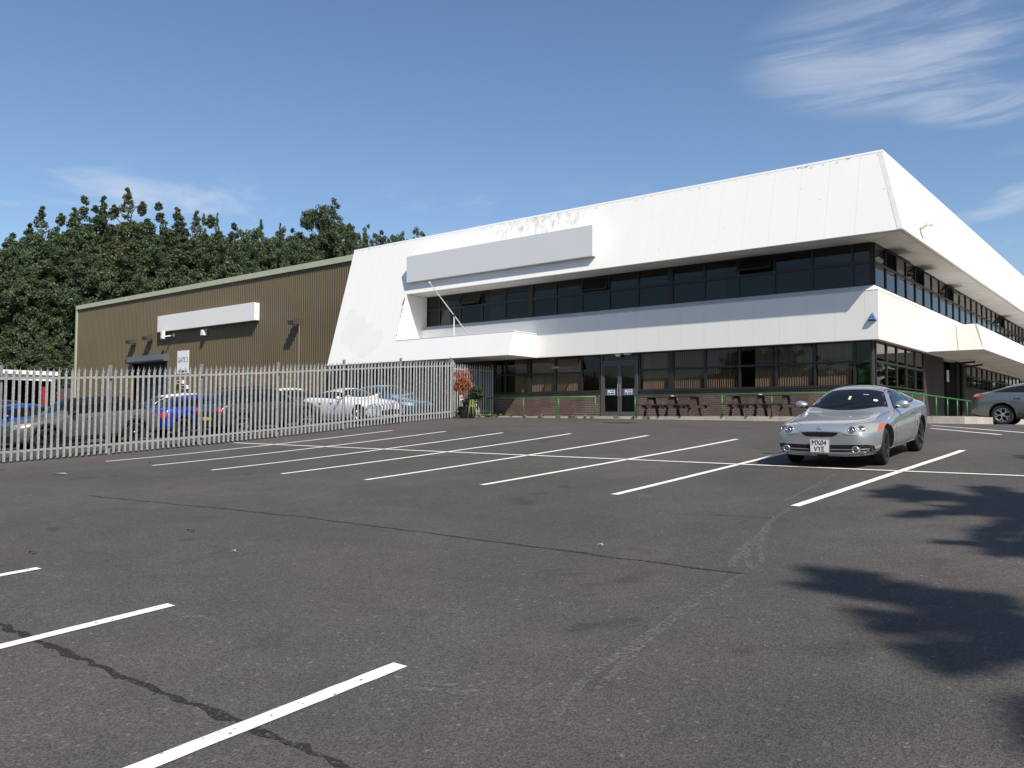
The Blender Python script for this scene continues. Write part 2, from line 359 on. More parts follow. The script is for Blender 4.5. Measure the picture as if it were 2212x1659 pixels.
ASPH = asphalt_mat()
LINE = paint_line_mat('road_paint', (0.74, 0.72, 0.66), 0.28, 0.36, 22)
SEAM = paint_line_mat('tar_seam', (0.020, 0.018, 0.017), 0.36, 0.56, 45)
SCUFF = paint_line_mat('tyre_scuff', (0.15, 0.145, 0.137), 0.36, 0.72, 34)
WHITE = white_panel_mat('white_cladding', (0.80, 0.788, 0.765))
WHITES = white_panel_mat('white_cladding_stained', (0.80, 0.788, 0.765), True)
CREAM = white_panel_mat('cream_cladding', (0.80, 0.775, 0.71))
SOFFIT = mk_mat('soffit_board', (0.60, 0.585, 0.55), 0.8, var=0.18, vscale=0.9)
PATCH = mk_mat('weathered_patch', (0.745, 0.745, 0.735), 0.7, var=0.03, vscale=0.7)
COPING = mk_mat('coping', (0.80, 0.80, 0.79), 0.4)
SIGNG = mk_mat('sign_face', (0.66, 0.675, 0.69), 0.4, var=0.012, vscale=0.5)
SIGNW = mk_mat('sign_white', (0.78, 0.775, 0.75), 0.45, var=0.02, vscale=1)
JOINT = mk_mat('joint_backing', (0.42, 0.42, 0.41), 0.9)  # grey backing seen in the joints between panels
FRAME = mk_mat('window_frame_brown', (0.022, 0.019, 0.018), 0.45)
DFRAME = mk_mat('door_frame_grey', (0.075, 0.075, 0.078), 0.4)
GLASS = glass_mat('window_glass', (0.72, 0.70, 0.67), ior=1.42)
GLASSU = glass_mat('tinted_glass', (0.45, 0.45, 0.46), ior=1.45)
GLASSR = glass_mat('reflective_glass', (0.42, 0.40, 0.38), ior=1.6)
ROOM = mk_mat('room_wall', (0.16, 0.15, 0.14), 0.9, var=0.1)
BLIND = mk_mat('vertical_blind_fabric', (0.55, 0.45, 0.36), 0.9, var=0.06, vscale=6)
BRICK = brick_mat('brown_brick', (0.105, 0.062, 0.052), (0.075, 0.044, 0.040), (0.26, 0.23, 0.21))
BRICKD = brick_mat('dark_brick', (0.060, 0.040, 0.038), (0.048, 0.034, 0.033), (0.05, 0.042, 0.04))
CONC = mk_mat('concrete', (0.42, 0.39, 0.34), 0.9, var=0.2, vscale=4, bump=0.2)
CONCD = mk_mat('paving', (0.30, 0.28, 0.25), 0.9, var=0.2, vscale=3, bump=0.2)
GREEN = mk_mat('green_paint', (0.012, 0.17, 0.028), 0.4)
GREEND = mk_mat('green_panel', (0.012, 0.10, 0.02), 0.6)
WOODD = mk_mat('dark_timber', (0.040, 0.028, 0.023), 0.8, var=0.3, vscale=8)
GALV = mk_mat('galvanised_steel', (0.335, 0.345, 0.34), 0.55, metal=0.3, var=0.34, vscale=14)
GALVD = mk_mat('galvanised_post', (0.24, 0.255, 0.26), 0.5, metal=0.35, var=0.2, vscale=10)
SHEET = mk_mat('brown_corrugated_sheet', (0.106, 0.081, 0.046), 0.5, var=0.13, vscale=0.35, spec=0.4)
TRIM = mk_mat('sage_trim', (0.42, 0.44, 0.32), 0.5, var=0.1, vscale=2)
SHUT = mk_mat('grey_shutter', (0.13, 0.135, 0.145), 0.45, metal=0.2)
BLACK = mk_mat('matt_black', (0.012, 0.012, 0.013), 0.6)
LAMPG = mk_mat('lamp_housing', (0.06, 0.05, 0.045), 0.6)
PLASTW = mk_mat('white_plastic', (0.72, 0.71, 0.68), 0.4)
BLUE = mk_mat('alarm_blue', (0.02, 0.10, 0.30), 0.3)
BLUEL = mk_mat('alarm_print', (0.35, 0.55, 0.75), 0.4)
RED = mk_mat('red_paint', (0.24, 0.02, 0.025), 0.5)
RUST = mk_mat('rust_damage', (0.09, 0.015, 0.015), 0.9, var=0.4, vscale=9)
INK = mk_mat('black_ink', (0.03, 0.03, 0.035), 0.6)
LIGHTB = mk_mat('pale_blue_print', (0.45, 0.68, 0.72), 0.5)
TEAL = mk_mat('teal_print', (0.05, 0.30, 0.26), 0.5)
NAVY = mk_mat('blue_print', (0.03, 0.12, 0.36), 0.5)
GRASS = mk_mat('rough_grass', (0.05, 0.075, 0.025), 0.95, var=0.3, vscale=1.2, bump=0.5, bscale=8)

# ------------------------------------------------------------------ ground and markings
def sheet(name, xs, ys, zf, mat):
    XX, YY = np.meshgrid(xs, ys); ZZ = zf(XX, YY)
    V = np.stack([XX.ravel(), YY.ravel(), ZZ.ravel()], 1); nx = len(xs); i = np.arange(len(ys) - 1)[:, None] * nx + np.arange(nx - 1)[None]
    i = i.ravel(); F = np.stack([i, i + 1, i + nx + 1, i + nx], 1)
    return tag(link(name, np_mesh(name, V, F, mat, True)), kind='structure')
sheet('car_park_tarmac', np.concatenate([np.linspace(-95, -26, 24), np.linspace(-24, 2, 27), np.linspace(5, 60, 12)]), np.concatenate([np.linspace(-40, -2, 12), np.linspace(0, 30, 61), np.linspace(33, 84, 10)]), gz, ASPH)
def land_z(x, y):
    x = np.asarray(x, float); y = np.asarray(y, float)
    near = gz(x, y) - 0.6
    d = np.hypot(x, y)
    hill = np.clip((d - 86) / 60, 0, 1) ** 1.1 * 15 + np.clip((d - 130) / 300, 0, 1) * 12
    side = np.clip((-x - 20) / 30, 0, 1)
    return near + hill * side
sheet('land', np.concatenate([np.linspace(-900, -200, 8), np.linspace(-180, 100, 57), np.linspace(150, 900, 8)]), np.concatenate([np.linspace(-600, -80, 7), np.linspace(-60, 200, 53), np.linspace(260, 900, 7)]), land_z, GRASS)

def ribbon(name, pts, w, dz, mat, ragged=0.0, seed=0, label=None):
    """flat painted strip that follows the tarmac"""
    r = random.Random(seed); pts = [Vector((p[0], p[1], 0)) for p in pts]; P = []
    for a, b in zip(pts[:-1], pts[1:]):
        n = max(1, int((b - a).length / (0.12 if ragged else 0.4)))
        P += [a.lerp(b, i / n) for i in range(n)]
    P.append(pts[-1]); vs = []; fs = []
    for i, p in enumerate(P):
        d = (P[min(i + 1, len(P) - 1)] - P[max(i - 1, 0)]).normalized(); nrm = Vector((-d.y, d.x, 0))
        for s in (-1, 1):
            q = p + nrm * s * (w / 2) * (1 + ragged * r.uniform(-1, 1)); vs.append((q.x, q.y, float(gz(q.x, q.y)) + dz))
    for i in range(len(P) - 1): fs.append((2 * i, 2 * i + 1, 2 * i + 3, 2 * i + 2))
    mb = MB(); mb.add(vs, fs); return tag(mb.build(name, mat), kind='structure')
BAYS = [((229, 997), (848, 930)), ((329, 1006), (963, 932)), ((457, 1016), (1086, 935)), ((608, 1024), (1233, 937)), ((790, 1037), (1400, 941)),
        ((1041, 1048), (1592, 949)), ((1327, 1069), None), ((1717, 1094), (2080, 973))]
for a, b in BAYS:
    A = ground_at(*a)
    B = ground_at(*b) if b else Vector((A.x + 0.05, A.y + 9.3, 0))
    ribbon('bay_line', [A, B], 0.12, 0.006, LINE, 0.05, int(A.x * 10) % 97)
A, B = ground_at(505, 957), ground_at(2212, 1029)
ribbon('bay_line', [A, B, B + (B - A) * 0.4], 0.10, 0.010, LINE, 0.04, 3)
for e in ((84, 1228), (370, 1307), (865, 1437)):
    A = ground_at(*e); ribbon('bay_line', [A, (A.x + 0.0, A.y - 4.8)], 0.12, 0.006, LINE, 0.05, e[0])
A = ground_at(865, 1437); ribbon('bay_line', [(A.x + 2.42, A.y), (A.x + 2.42, A.y - 4.8)], 0.105, 0.006, LINE, 0.04, 5)
for a, b in (((2010, 925.6), (2124, 936)), ((2012, 919.5), (2212, 935))):
    A, B = ground_at(*a), ground_at(*b)
    ribbon('white_edge_line', [A, B, B + (B - A) * 0.3], 0.10, 0.006, LINE, 0.04, 8)
def wob(a, b, n, amp, seed):
    r = random.Random(seed); A, B = Vector(a), Vector(b); return [A.lerp(B, i / n) + Vector((0, r.uniform(-amp, amp), 0)) for i in range(n + 1)]
g = ground_at
ribbon('tar_seam', wob(g(-60, 1325).xy.to_3d(), g(1100, 1800).xy.to_3d(), 60, 0.014, 1), 0.05, 0.004, SEAM, 0.8, 4)
ribbon('tar_seam', wob(g(190, 1071).xy.to_3d(), g(640, 1115).xy.to_3d(), 22, 0.02, 2) + wob(g(640, 1115).xy.to_3d(), g(1600, 1239).xy.to_3d(), 30, 0.02, 6)[1:], 0.035, 0.004, SEAM, 0.5, 5)
ribbon('tar_seam', wob(g(1010, 921).xy.to_3d(), g(1640, 925).xy.to_3d(), 22, 0.02, 2), 0.05, 0.004, SEAM, 0.5, 5)
def scuff(pix, w, seed):
    ribbon('tyre_scuff', [g(*p).xy.to_3d() for p in pix], w, 0.003, SCUFF, 0.5, seed)
scuff([(1712, 1096), (1665, 1125), (1635, 1160), (1600, 1190), (1580, 1225)], 0.07, 1)
scuff([(1660, 1140), (1640, 1180), (1645, 1215), (1600, 1245), (1520, 1290), (1440, 1350), (1360, 1420), (1290, 1490)], 0.05, 2)
scuff([(1640, 1165), (1610, 1200), (1622, 1232), (1570, 1265), (1500, 1300), (1400, 1370), (1250, 1480), (1190, 1560)], 0.05, 3)
scuff([(1690, 1085), (1760, 1050), (1810, 1020)], 0.06, 4)
for (x, y, s) in ((410, 1332, 1), (440, 1337, 2), (385, 1326, 3), (960, 1480, 4), (1000, 1497, 5), (905, 1490, 6), (70, 1240, 7), (110, 1245, 8)):
    scuff([(x - 35, y - 6), (x - 5, y - 1), (x + 30, y + 2)], 0.07, s)

# pavement and kerbs in front of the office (turns the corner at the right)
KY, KXR, PZ = 26.75, -4.95, 0.17
mb = MB(); mb.box(-24.2, KXR - 0.13, KY + 0.13, 30, -0.5, PZ); mb.box(-8.6, KXR - 0.135, 30.002, 80, -0.5, PZ - 0.003)
tag(mb.build('pavement', CONCD), kind='structure')
kerb = tag(bpy.data.objects.new('kerb', None), kind='structure'); COL.objects.link(kerb); ORG['kerb'] = np.zeros(3)
KM = [mk_mat('kerb_stone_%d' % i, c, 0.9, var=0.2, vscale=5, bump=0.2) for i, c in enumerate(((0.46, 0.42, 0.36), (0.42, 0.39, 0.33), (0.50, 0.45, 0.38)))]
x = -24.2; k = 0
while x < KXR - 0.2:
    x1 = min(x + 0.912, KXR); MB().box(x, x1, KY, KY + 0.127, -0.3, PZ + 0.004 + random.uniform(-.004, .006)).build('kerb_stone', KM[k % 3], kerb); x = x1 + 0.008; k += 1
y = KY + 0.135
while y < 62:
    MB().box(KXR - 0.127, KXR, y, y + 0.912, -0.3, PZ + 0.004 + random.uniform(-.004, .006)).build('kerb_stone', KM[k % 3], kerb); y += 0.92; k += 1
# ------------------------------------------------------------------ office building
BT = 0.273                                    # batter of the white fascia
def by(z): return 27.55 + BT * (z - 6.02)     # Y of the leaning front plane at height z
def bx(z): return -6.71 - BT * (z - 6.02)     # X of the leaning right plane
ZS, ZR, ZL, ZLT = 6.02, 8.80, 2.72, 3.72      # soffit, roof edge, ledge bottom, ledge top
XL, XREV, XLE = -33.66, -28.92, -21.8         # left end, window reveal, right end of ledge
YB, XB = 28.57, -7.76                         # first-floor band faces
YG, XG = 29.0, -8.03                          # glazing planes
YEND = 76.0
office = thing('office_building', 'white two-storey office block with leaning fascia and dark window bands', 'building', (-20, 35, 0.15))
nf = Vector((0, -1, BT)).normalized(); nr = Vector((1, 0, BT)).normalized()
GAP = 0.005
seams = [-8.18 - 0.96 * i for i in range(0, 27)]
seams = [s for s in seams if s > XL + 0.3] + [XL]
prev = None
for i, s in enumerate(seams):                 # leaning front panels
    r0 = None
    if i == 0: q = [(bx(ZS), by(ZS), ZS), (s, by(ZS), ZS), (s, by(ZR), ZR), (bx(ZR), by(ZR), ZR)]
    else:
        a = seams[i - 1] - GAP; zb = ZS
        if a <= XREV + 0.02: zb = ZL
        if s < XREV < a - 0.02:              # panel cut by the reveal edge
            MB().slab([(a, by(ZS), ZS), (XREV, by(ZS), ZS), (XREV, by(ZR), ZR), (a, by(ZR), ZR)], -nf * 0.07).build('fascia_panel', WHITES, office)
            a = XREV - 0.004; zb = ZL
        q = [(a, by(zb), zb), (s, by(zb), zb), (s, by(ZR), ZR), (a, by(ZR), ZR)]
    MB().slab(q, -nf * 0.07).build('fascia_panel', WHITES, office)
ys = [by(ZS)] + [29.2 + 1.92 * i for i in range(25)]
for i in range(len(ys) - 1):                  # leaning panels along the right side
    a, b = ys[i], ys[i + 1] - 0.004
    q = [(bx(ZS), a, ZS), (bx(ZS), b, ZS), (bx(ZR), b, ZR), (bx(ZR), a if i else by(ZR), ZR)]
    MB().slab(q, -nr * 0.07).build('fascia_panel', CREAM, office)
mb = MB()                                     # joint backing
mb.slab([Vector(p) - nf * 0.075 for p in ((bx(ZS) - .1, by(ZS), ZS), (XL + .05, by(ZS), ZS), (XL + .05, by(ZR), ZR), (bx(ZR) - .1, by(ZR), ZR))], -nf * 0.05)
mb.slab([Vector(p) - nf * 0.075 for p in ((XREV - .05, by(ZL), ZL), (XL + .05, by(ZL), ZL), (XL + .05, by(ZS), ZS), (XREV - .05, by(ZS), ZS))], -nf * 0.05)
mb.slab([Vector(p) - nr * 0.075 for p in ((bx(ZS), by(ZS) + .1, ZS), (bx(ZS), YEND - 1, ZS), (bx(ZR), YEND - 1, ZR), (bx(ZR), by(ZR) + .1, ZR))], -nr * 0.05)
mb.build('panel_backing', JOINT, office)
mb = MB(); e = 0.006; zc = ZR + .078            # roof coping
mb.hexa([(bx(ZR) + e, by(ZR) - e, ZR + .002), (XL - .02, by(ZR) - e, ZR + .002), (XL - .02, by(ZR) + .35, ZR + .002), (bx(ZR) - .35, by(ZR) + .35, ZR + .002)], [(bx(zc) + e, by(zc) - e, zc), (XL - .02, by(zc) - e, zc), (XL - .02, by(zc) + .3, zc), (bx(zc) - .3, by(zc) + .3, zc)])
mb.hexa([(bx(ZR) + e, by(ZR) + .36, ZR + .002), (bx(ZR) + e, YEND, ZR + .002), (bx(ZR) - .35, YEND, ZR + .002), (bx(ZR) - .35, by(ZR) + .36, ZR + .002)], [(bx(zc) + e, by(ZR) + .36, zc), (bx(zc) + e, YEND, zc), (bx(zc) - .3, YEND, zc), (bx(zc) - .3, by(ZR) + .36, zc)])
mb.hexa([(bx(ZR) + e, by(ZR) + .001, ZR + .003), (bx(ZR) + e, by(ZR) + .358, ZR + .003), (bx(ZR) - .2, by(ZR) + .358, ZR + .003), (bx(ZR) - .2, by(ZR) + .1, ZR + .003)], [(bx(zc) + e - .001, by(zc) + .002, zc - .001), (bx(zc) + e - .001, by(ZR) + .358, zc - .001), (bx(zc) - .2, by(ZR) + .358, zc - .001), (bx(zc) - .2, by(ZR) + .1, zc - .001)])
mb.build('roof_coping', COPING, office)
mb = MB(); mb.box(XL + .3, bx(ZR) - .3, by(ZR) + .3, YEND - .3, ZR - .25, ZR - .05)
mb.build('flat_roof', mk_mat('roof_felt', (0.2, 0.2, 0.2), 0.9), office)
mb = MB()                                     # upper soffit, mitred at the corner
mb.slab([(bx(ZS) - .03, by(ZS) + .03, ZS + .004), (XREV + .02, by(ZS) + .03, ZS + .004), (XREV + .02, YG + .1, ZS + .004), (XG - .1, YG + .1, ZS + .004)], (0, 0, .1))
mb.build('soffit', SOFFIT, office)
mb = MB(); mb.slab([(bx(ZS) - .03, by(ZS) + .05, ZS + .004), (XG - .1, YG + .13, ZS + .004), (XG - .1, YEND - 1, ZS + .004), (bx(ZS) - .03, YEND - 1, ZS + .004)], (0, 0, .1))
mb.build('soffit', SOFFIT, office)
# first-floor band, front
bs = [XB] + [-8.18 - 0.96 * i for i in range(22)] + [XREV - .0]
bs = [b for b in bs if b >= XREV]
for a, b in zip(bs[:-1], bs[1:]):
    zlo = ZL if a > XLE else ZLT - 0.1
    MB().slab([(a - (GAP if a != XB else 0), YB, zlo), (b, YB, zlo), (b, YB, 4.34), (a - (GAP if a != XB else 0), YB, 4.34)], (0, .07, 0)).build('band_panel', WHITE, office)
mb = MB(); mb.box(XREV + .01, XB - .08, YB + .075, YB + .12, ZL + .02, 4.33); mb.build('panel_backing', JOINT, office)
MB().slab([(XB + .008, YB - .008, 4.342), (XREV, YB - .008, 4.342), (XREV, YG - .055, 4.55), (XG + .055, YG - .055, 4.55)], (0, 0, .012)).build('sill_flashing', mk_mat('flashing_grey', (0.62, 0.63, 0.64), 0.5, var=0.1, vscale=3), office)
# band, right side
yb = [YB + .072] + [29.4 + 1.92 * i for i in range(24)]
for i in range(len(yb) - 1):
    MB().slab([(XB, yb[i], ZL), (XB, yb[i + 1] - .003, ZL), (XB, yb[i + 1] - .003, 4.34), (XB, yb[i], 4.34)], (-.069, 0, 0)).build('band_panel', CREAM, office)
MB().slab([(XB + .0085, YB + .0, 4.343), (XB + .0085, YEND - 2, 4.343), (XG + .055, YEND - 2, 4.551), (XG + .055, YG - .05, 4.551)], (0, 0, .012)).build('sill_flashing', CREAM, office)
# lower soffit of the band
mb = MB(); mb.box(-33.5, XB - .08, YB + .08, YG + .3, ZL + .01, ZL + .08); mb.box(XG - .3, XB - .08, YG + .31, YEND - 2, ZL + .01, ZL + .08); mb.build('soffit', SOFFIT, office)
# ledge / canopy at the left
led = MB(); fl = [XLE, -23.7, -25.6, -27.5, XREV]
for a, b in zip(fl[:-1], fl[1:]):
    MB().slab([(a - (.003 if a != XLE else 0), by(ZL), ZL), (b, by(ZL), ZL), (b, by(ZLT), ZLT), (a - (.003 if a != XLE else 0), by(ZLT), ZLT)], -nf * 0.07).build('ledge_panel', WHITE, office)
MB().slab([(XLE, by(ZL) + .072, ZL), (XLE, YB, ZL), (XLE, YB, ZLT), (XLE, by(ZLT) + .073, ZLT)], (-.06, 0, 0)).build('ledge_end', WHITE, office)
MB().box(XREV, XLE + .02, by(ZLT) - .012, YB - .005, ZLT + .003, ZLT + .04).build('ledge_top', COPING, office)
MB().slab([(XL + .05, by(ZL) + .09, ZL + .015), (XLE - .065, by(ZL) + .09, ZL + .015), (XLE - .065, YB + .075, ZL + .015), (XL + .05, YB + .075, ZL + .015)], (0, 0, .05)).build('soffit', SOFFIT, office)
# window reveal at the left end of the upper glazing
MB().slab([(XREV, by(ZLT) + .02, ZLT + .045), (XREV, YG + .05, ZLT + .045), (XREV, YG + .05, ZS), (XREV, by(ZS) + .02, ZS)], (-.08, 0, 0)).build('reveal_wall', WHITE, office)
# flaked paint / split along the reveal edge
def on_front(pts, off): return [Vector((p[0], by(p[1]), p[1])) + nf * off for p in pts]
MB().prism(on_front([(-28.93, 5.93), (-28.99, 5.80), (-29.03, 5.55), (-29.01, 5.40), (-28.96, 5.48), (-28.93, 5.62)], .003), nf * .004).build('split_edge', RUST, office)
for (z0, z1, w) in ((5.36, 5.1, .04), (5.05, 4.85, .025), (4.05, 3.95, .05)):
    MB().prism(on_front([(-28.93, z0), (-28.93 - w, z0 - .03), (-28.95 - w, z1), (-28.94, z1 + .02)], .003), nf * .004).build('split_edge', INK, office)
# weathered patch with a stepped outline on the white gable panel
c8 = lambda x, y: (691.2 + x * 500 / 2074 / 1.736, 576 + y * 500 / 2074 / 1.736)
def front_hit(x, y):
    d = ray(x, y); n = Vector((0, 1, -BT)); return d * ((27.55 - BT * 6.02) / d.dot(n))
pp = [(455, 672), (562, 664), (585, 762), (700, 770), (727, 880), (832, 882), (858, 990), (980, 990), (990, 1100), (905, 1250), (800, 1310), (700, 1410), (592, 1412), (570, 1305), (465, 1300), (440, 1190), (330, 1185), (306, 1075), (385, 935), (398, 770)]
MB().prism([front_hit(*c8(*p)) + nf * .002 for p in pp], nf * .002).build('weathered_patch', PATCH, office)
# right-hand canopy over the side entrance
CY0, ZC0, ZC1, XO0, XO1 = 35.3, 2.75, 3.76, -5.83, -6.13
yend2 = 62
mb = MB(); xm = (XB + XO1) / 2 + .1
MB().slab([(XB + .002, CY0, ZC0), (xm + .12, CY0, ZC0), (xm, CY0 + .27, ZC1), (XB + .002, CY0 + .27, ZC1)], (0, .06, 0)).build('canopy_panel', CREAM, office)
MB().slab([(xm + .145, CY0, ZC0), (XO0, CY0, ZC0), (XO1, CY0 + .27, ZC1), (xm + .02, CY0 + .27, ZC1)], (0, .06, 0)).build('canopy_panel', CREAM, office)
MB().slab([(XB + .05, CY0 + .07, ZC0 + .01), (XO0 - .06, CY0 + .07, ZC0 + .01), (XO1 - .06, CY0 + .33, ZC1 - .01), (XB + .05, CY0 + .33, ZC1 - .01)], (0, .03, 0)).build('panel_backing', JOINT, office)
yy = CY0
while yy < yend2:
    a, b = yy, min(yy + 2.4, yend2)
    MB().slab([(XO0, a, ZC0), (XO0, b - .004, ZC0), (XO1, b - .004, ZC1), (XO1, a + (.27 if a == CY0 else 0), ZC1)], (-.06, 0, 0)).build('canopy_panel', CREAM, office); yy += 2.4
MB().box(XB + .003, XO0 - .065, CY0 + .065, yend2, ZC0 + .006, ZC0 + .07).build('canopy_soffit', SOFFIT, office)
MB().box(XB + .003, XO1 - .03, CY0 + .36, yend2, ZC1 - .06, ZC1 - .01).build('canopy_top', COPING, office)

# glazing ----------------------------------------------------------
def P3(ax, u, w, z):      # ax 'x': wall runs along X (front), w = distance outwards; 'y': right side
    return (u, YG - w, z) if ax == 'x' else (XG + w, u, z)
def wbox(mb, ax, u0, u1, w0, w1, z0, z1):
    a, b = P3(ax, u0, w0, z0), P3(ax, u1, w1, z1)
    mb.box(min(a[0], b[0]), max(a[0], b[0]), min(a[1], b[1]), max(a[1], b[1]), z0, z1); return mb
GREYSHEET = mk_mat('grey_sheet', (.30, .30, .29), .9, var=.06, vscale=3)
def window(ax, u0, u1, z0, zt, z1, glass, frame=FRAME, blind=None, open_top=0.0, low_drop=0.0, trans=.07, roller=0):
    """one window bay between two mullions: frame, upper and lower pane, blind"""
    if u0 > u1: u0, u1 = u1, u0
    mb = MB(); fw = .045
    for a, b in ((u0, u0 + fw), (u1 - fw, u1)): wbox(mb, ax, a, b, -.03, .05, z0, z1)
    wbox(mb, ax, u0 + fw, u1 - fw, -.029, .049, z0, z0 + fw); wbox(mb, ax, u0 + fw, u1 - fw, -.029, .049, z1 - fw, z1); wbox(mb, ax, u0 + fw, u1 - fw, -.029, .052, zt - trans / 2, zt + trans / 2)
    w = mb.build('window', frame, office)
    a, b = u0 + fw, u1 - fw
    wbox(MB(), ax, a, b, .004, .012, z0 + fw, zt - trans / 2).build('pane', glass, w)
    if open_top:
        h = z1 - fw - zt - trans / 2; co, si = math.cos(open_top), math.sin(open_top)
        top, zt2 = z1 - fw, z1 - fw
        def pt(u, t, o): return P3(ax, u, .03 + si * t * h + o * co, zt2 - co * t * h + o * si)
        sash = MB()
        for (ua, ub, ta, tb) in ((a, a + .06, 0, 1), (b - .06, b, 0, 1), (a + .06, b - .06, 0, .1), (a + .06, b - .06, .9, 1)):
            sash.hexa([pt(ua, ta, 0), pt(ub, ta, 0), pt(ub, tb, 0), pt(ua, tb, 0)], [pt(ua, ta, .04), pt(ub, ta, .04), pt(ub, tb, .04), pt(ua, tb, .04)])
        sash.build('open_sash', frame, w)
        MB().hexa([pt(a + .06, .1, .015), pt(b - .06, .1, .015), pt(b - .06, .9, .015), pt(a + .06, .9, .015)], [pt(a + .06, .1, .022), pt(b - .06, .1, .022), pt(b - .06, .9, .022), pt(a + .06, .9, .022)]).build('pane', glass, w)
    else:
        wbox(MB(), ax, a, b, .004, .012, zt + trans / 2, z1 - fw).build('pane', glass, w)
    if roller:
        wbox(MB(), ax, u0 + .06, u1 - .06, -.075, -.07, z1 - .05 - roller, z1 - .04).build('grey_pane_sheet', GREYSHEET, w)  # plain grey sheet behind the top pane, drop set per bay
    if blind:
        r = random.Random(int(u0 * 100)); bm_ = MB(); u = u0 + .04 + blind[0] * (u1 - u0); ue = u0 + (u1 - u0) * blind[1] - .04
        while u < ue:
            t = -math.radians(blind[2] + r.uniform(-9, 9)); dx, dw = .042 * math.cos(t), .042 * math.sin(t)
            q = [P3(ax, u - dx, -.09 - dw, z0 + .03 + low_drop), P3(ax, u + dx, -.09 + dw, z0 + .03 + low_drop), P3(ax, u + dx, -.09 + dw, z1 - .03), P3(ax, u - dx, -.09 - dw, z1 - .03)]
            bm_.slab(q, P3(ax, 0, -.002, 0) if False else ((0, .002, 0) if ax == 'x' else (-.002, 0, 0))); u += .088
        bm_.build('vertical_blind', BLIND, w)
    return w
U0, UT, U1 = 4.555, 5.36, ZS
mul = [XG - .06, -8.67, -10.03, -11.39, -12.75, -14.11, -15.47, -15.63, -17.0, -18.37, -19.73, -21.07, -22.35, -22.52, -23.93, -25.3, -26.7, -28.06, XREV + .01]
opens = {3: .55, 5: 0, 9: .22, 15: .35}
for i in range(len(mul) - 1):
    a, b = mul[i], mul[i + 1]
    if abs(a - b) < .3: wbox(MB(), 'x', b, a, -.05, .07, U0, U1).build('mullion_post', FRAME, office); continue
    bl = {4: (0, .62, 62), 0: (0.02, 1, 10), 17: (0, .95, 20), 16: (0.0, .45, 30), 14: (.3, .9, 60), 10: (.1, .6, 65)}.get(i)
    window('x', a, b, U0, UT, U1, GLASSU, blind=bl, open_top=opens.get(i, 0), trans=.10, roller={1: .62, 2: .0, 5: .40, 7: .55, 8: .60, 10: .35, 11: .52, 13: .3, 15: 0, 16: .45}.get(i, 0))
wbox(MB(), 'x', XG - .058, XG + .0, -.05, .0, U0, U1).build('corner_post', FRAME, office)
# right side, upper
yy = YG + .10; k = 0
while yy < 66:
    op = {1: 1.0, 2: .0, 4: .95, 8: .75, 18: .8, 26: .6}.get(k, 0)
    window('y', yy, yy + 1.345, U0, UT, U1, GLASSR, open_top=op, trans=.08); yy += 1.35; k += 1
# ground floor, front
G0, GT, G1 = 1.215, 2.03, ZL + .005
gm = [(XG - .06, -8.64, None, 0), (-8.64, -9.97, (0.05, .97, 50), 0), (-9.97, -11.34, (0, .95, 50), 0), (-11.34, -12.72, (0.4, 1, 50), 0), (-12.72, -14.09, (0, 1, 68), 0), (-14.09, -15.45, (0, 1, 72), 0),
      (-15.62, -16.96, (.1, .98, 55), 0), (-19.72, -18.80, None, 0), (-21.09, -19.72, (0, .9, 55), 0.0), (-22.45, -21.09, (0.0, .95, 55), 0), (-23.87, -22.62, (.35, 1, 60), 0), (-24.5, -23.87, None, 0)]
for i, (a, b, bl, op) in enumerate(gm):
    window('x', a, b, G0, GT, G1, GLASS, blind=bl, open_top=.62 if i == 8 else 0)
for a, b in ((-15.62, -15.45), (-22.62, -22.45)): wbox(MB(), 'x', a, b, -.05, .07, G0, G1).build('mullion_post', FRAME, office)
wbox(MB(), 'x', -8.58, -8.16, -.10, -.07, 1.30, 2.02).build('green_board', GREEND, office)
wbox(MB(), 'x', XG - .058, XG + .002, -.05, .0, G0, G1).build('corner_post', DFRAME, office)
wbox(MB(), 'x', -24.55, -18.78, -.04, .075, G0 - .05, G0 - .002).build('window_cill', FRAME, office)
wbox(MB(), 'x', -16.98, XG + .0, -.04, .075, G0 - .05, G0 - .002).build('window_cill', FRAME, office)
# brick walls
wbox(MB(), 'x', -24.6, -18.78, -.3, .02, -.3, G0 - .052).build('brick_wall', BRICK, office)
wbox(MB(), 'x', -16.98, XG - .0, -.3, .02, -.3, G0 - .052).build('brick_wall', BRICK, office)
wbox(MB(), 'x', -33.5, -24.605, -.3, .03, -.3, ZL).build('brick_wall', BRICKD, office)
for a in (-26.5, -29.4, -31.6): wbox(MB(), 'x', a, a + 1.2, .031, .05, .9, 2.3).build('blank_shutter', mk_mat('dull_grey_board', (.10, .10, .105), .8), office)
mb = MB(); mb.box(XG - .3, XG + .02, YG + .02, 35.6, -.3, G0 - .052); mb.build('brick_wall', BRICKD, office)
mb = MB(); mb.box(XG - .3, XG + .045, 35.605, 39.0, -.3, ZL); mb.box(XG - .3, XG + .045, 42.0, 43.6, -.3, ZL); mb.box(XG - .3, XG + .02, 43.605, 62, -.3, 1.6); mb.build('brick_wall', BRICKD, office)
yy = YG + .10
for k in range(5): window('y', yy, yy + 1.29, G0, GT, G1, GLASSR); yy += 1.30
yy = 43.7
for k in range(12): window('y', yy, yy + 1.34, 1.605, 2.2, G1, GLASSR, open_top=0); yy += 1.35
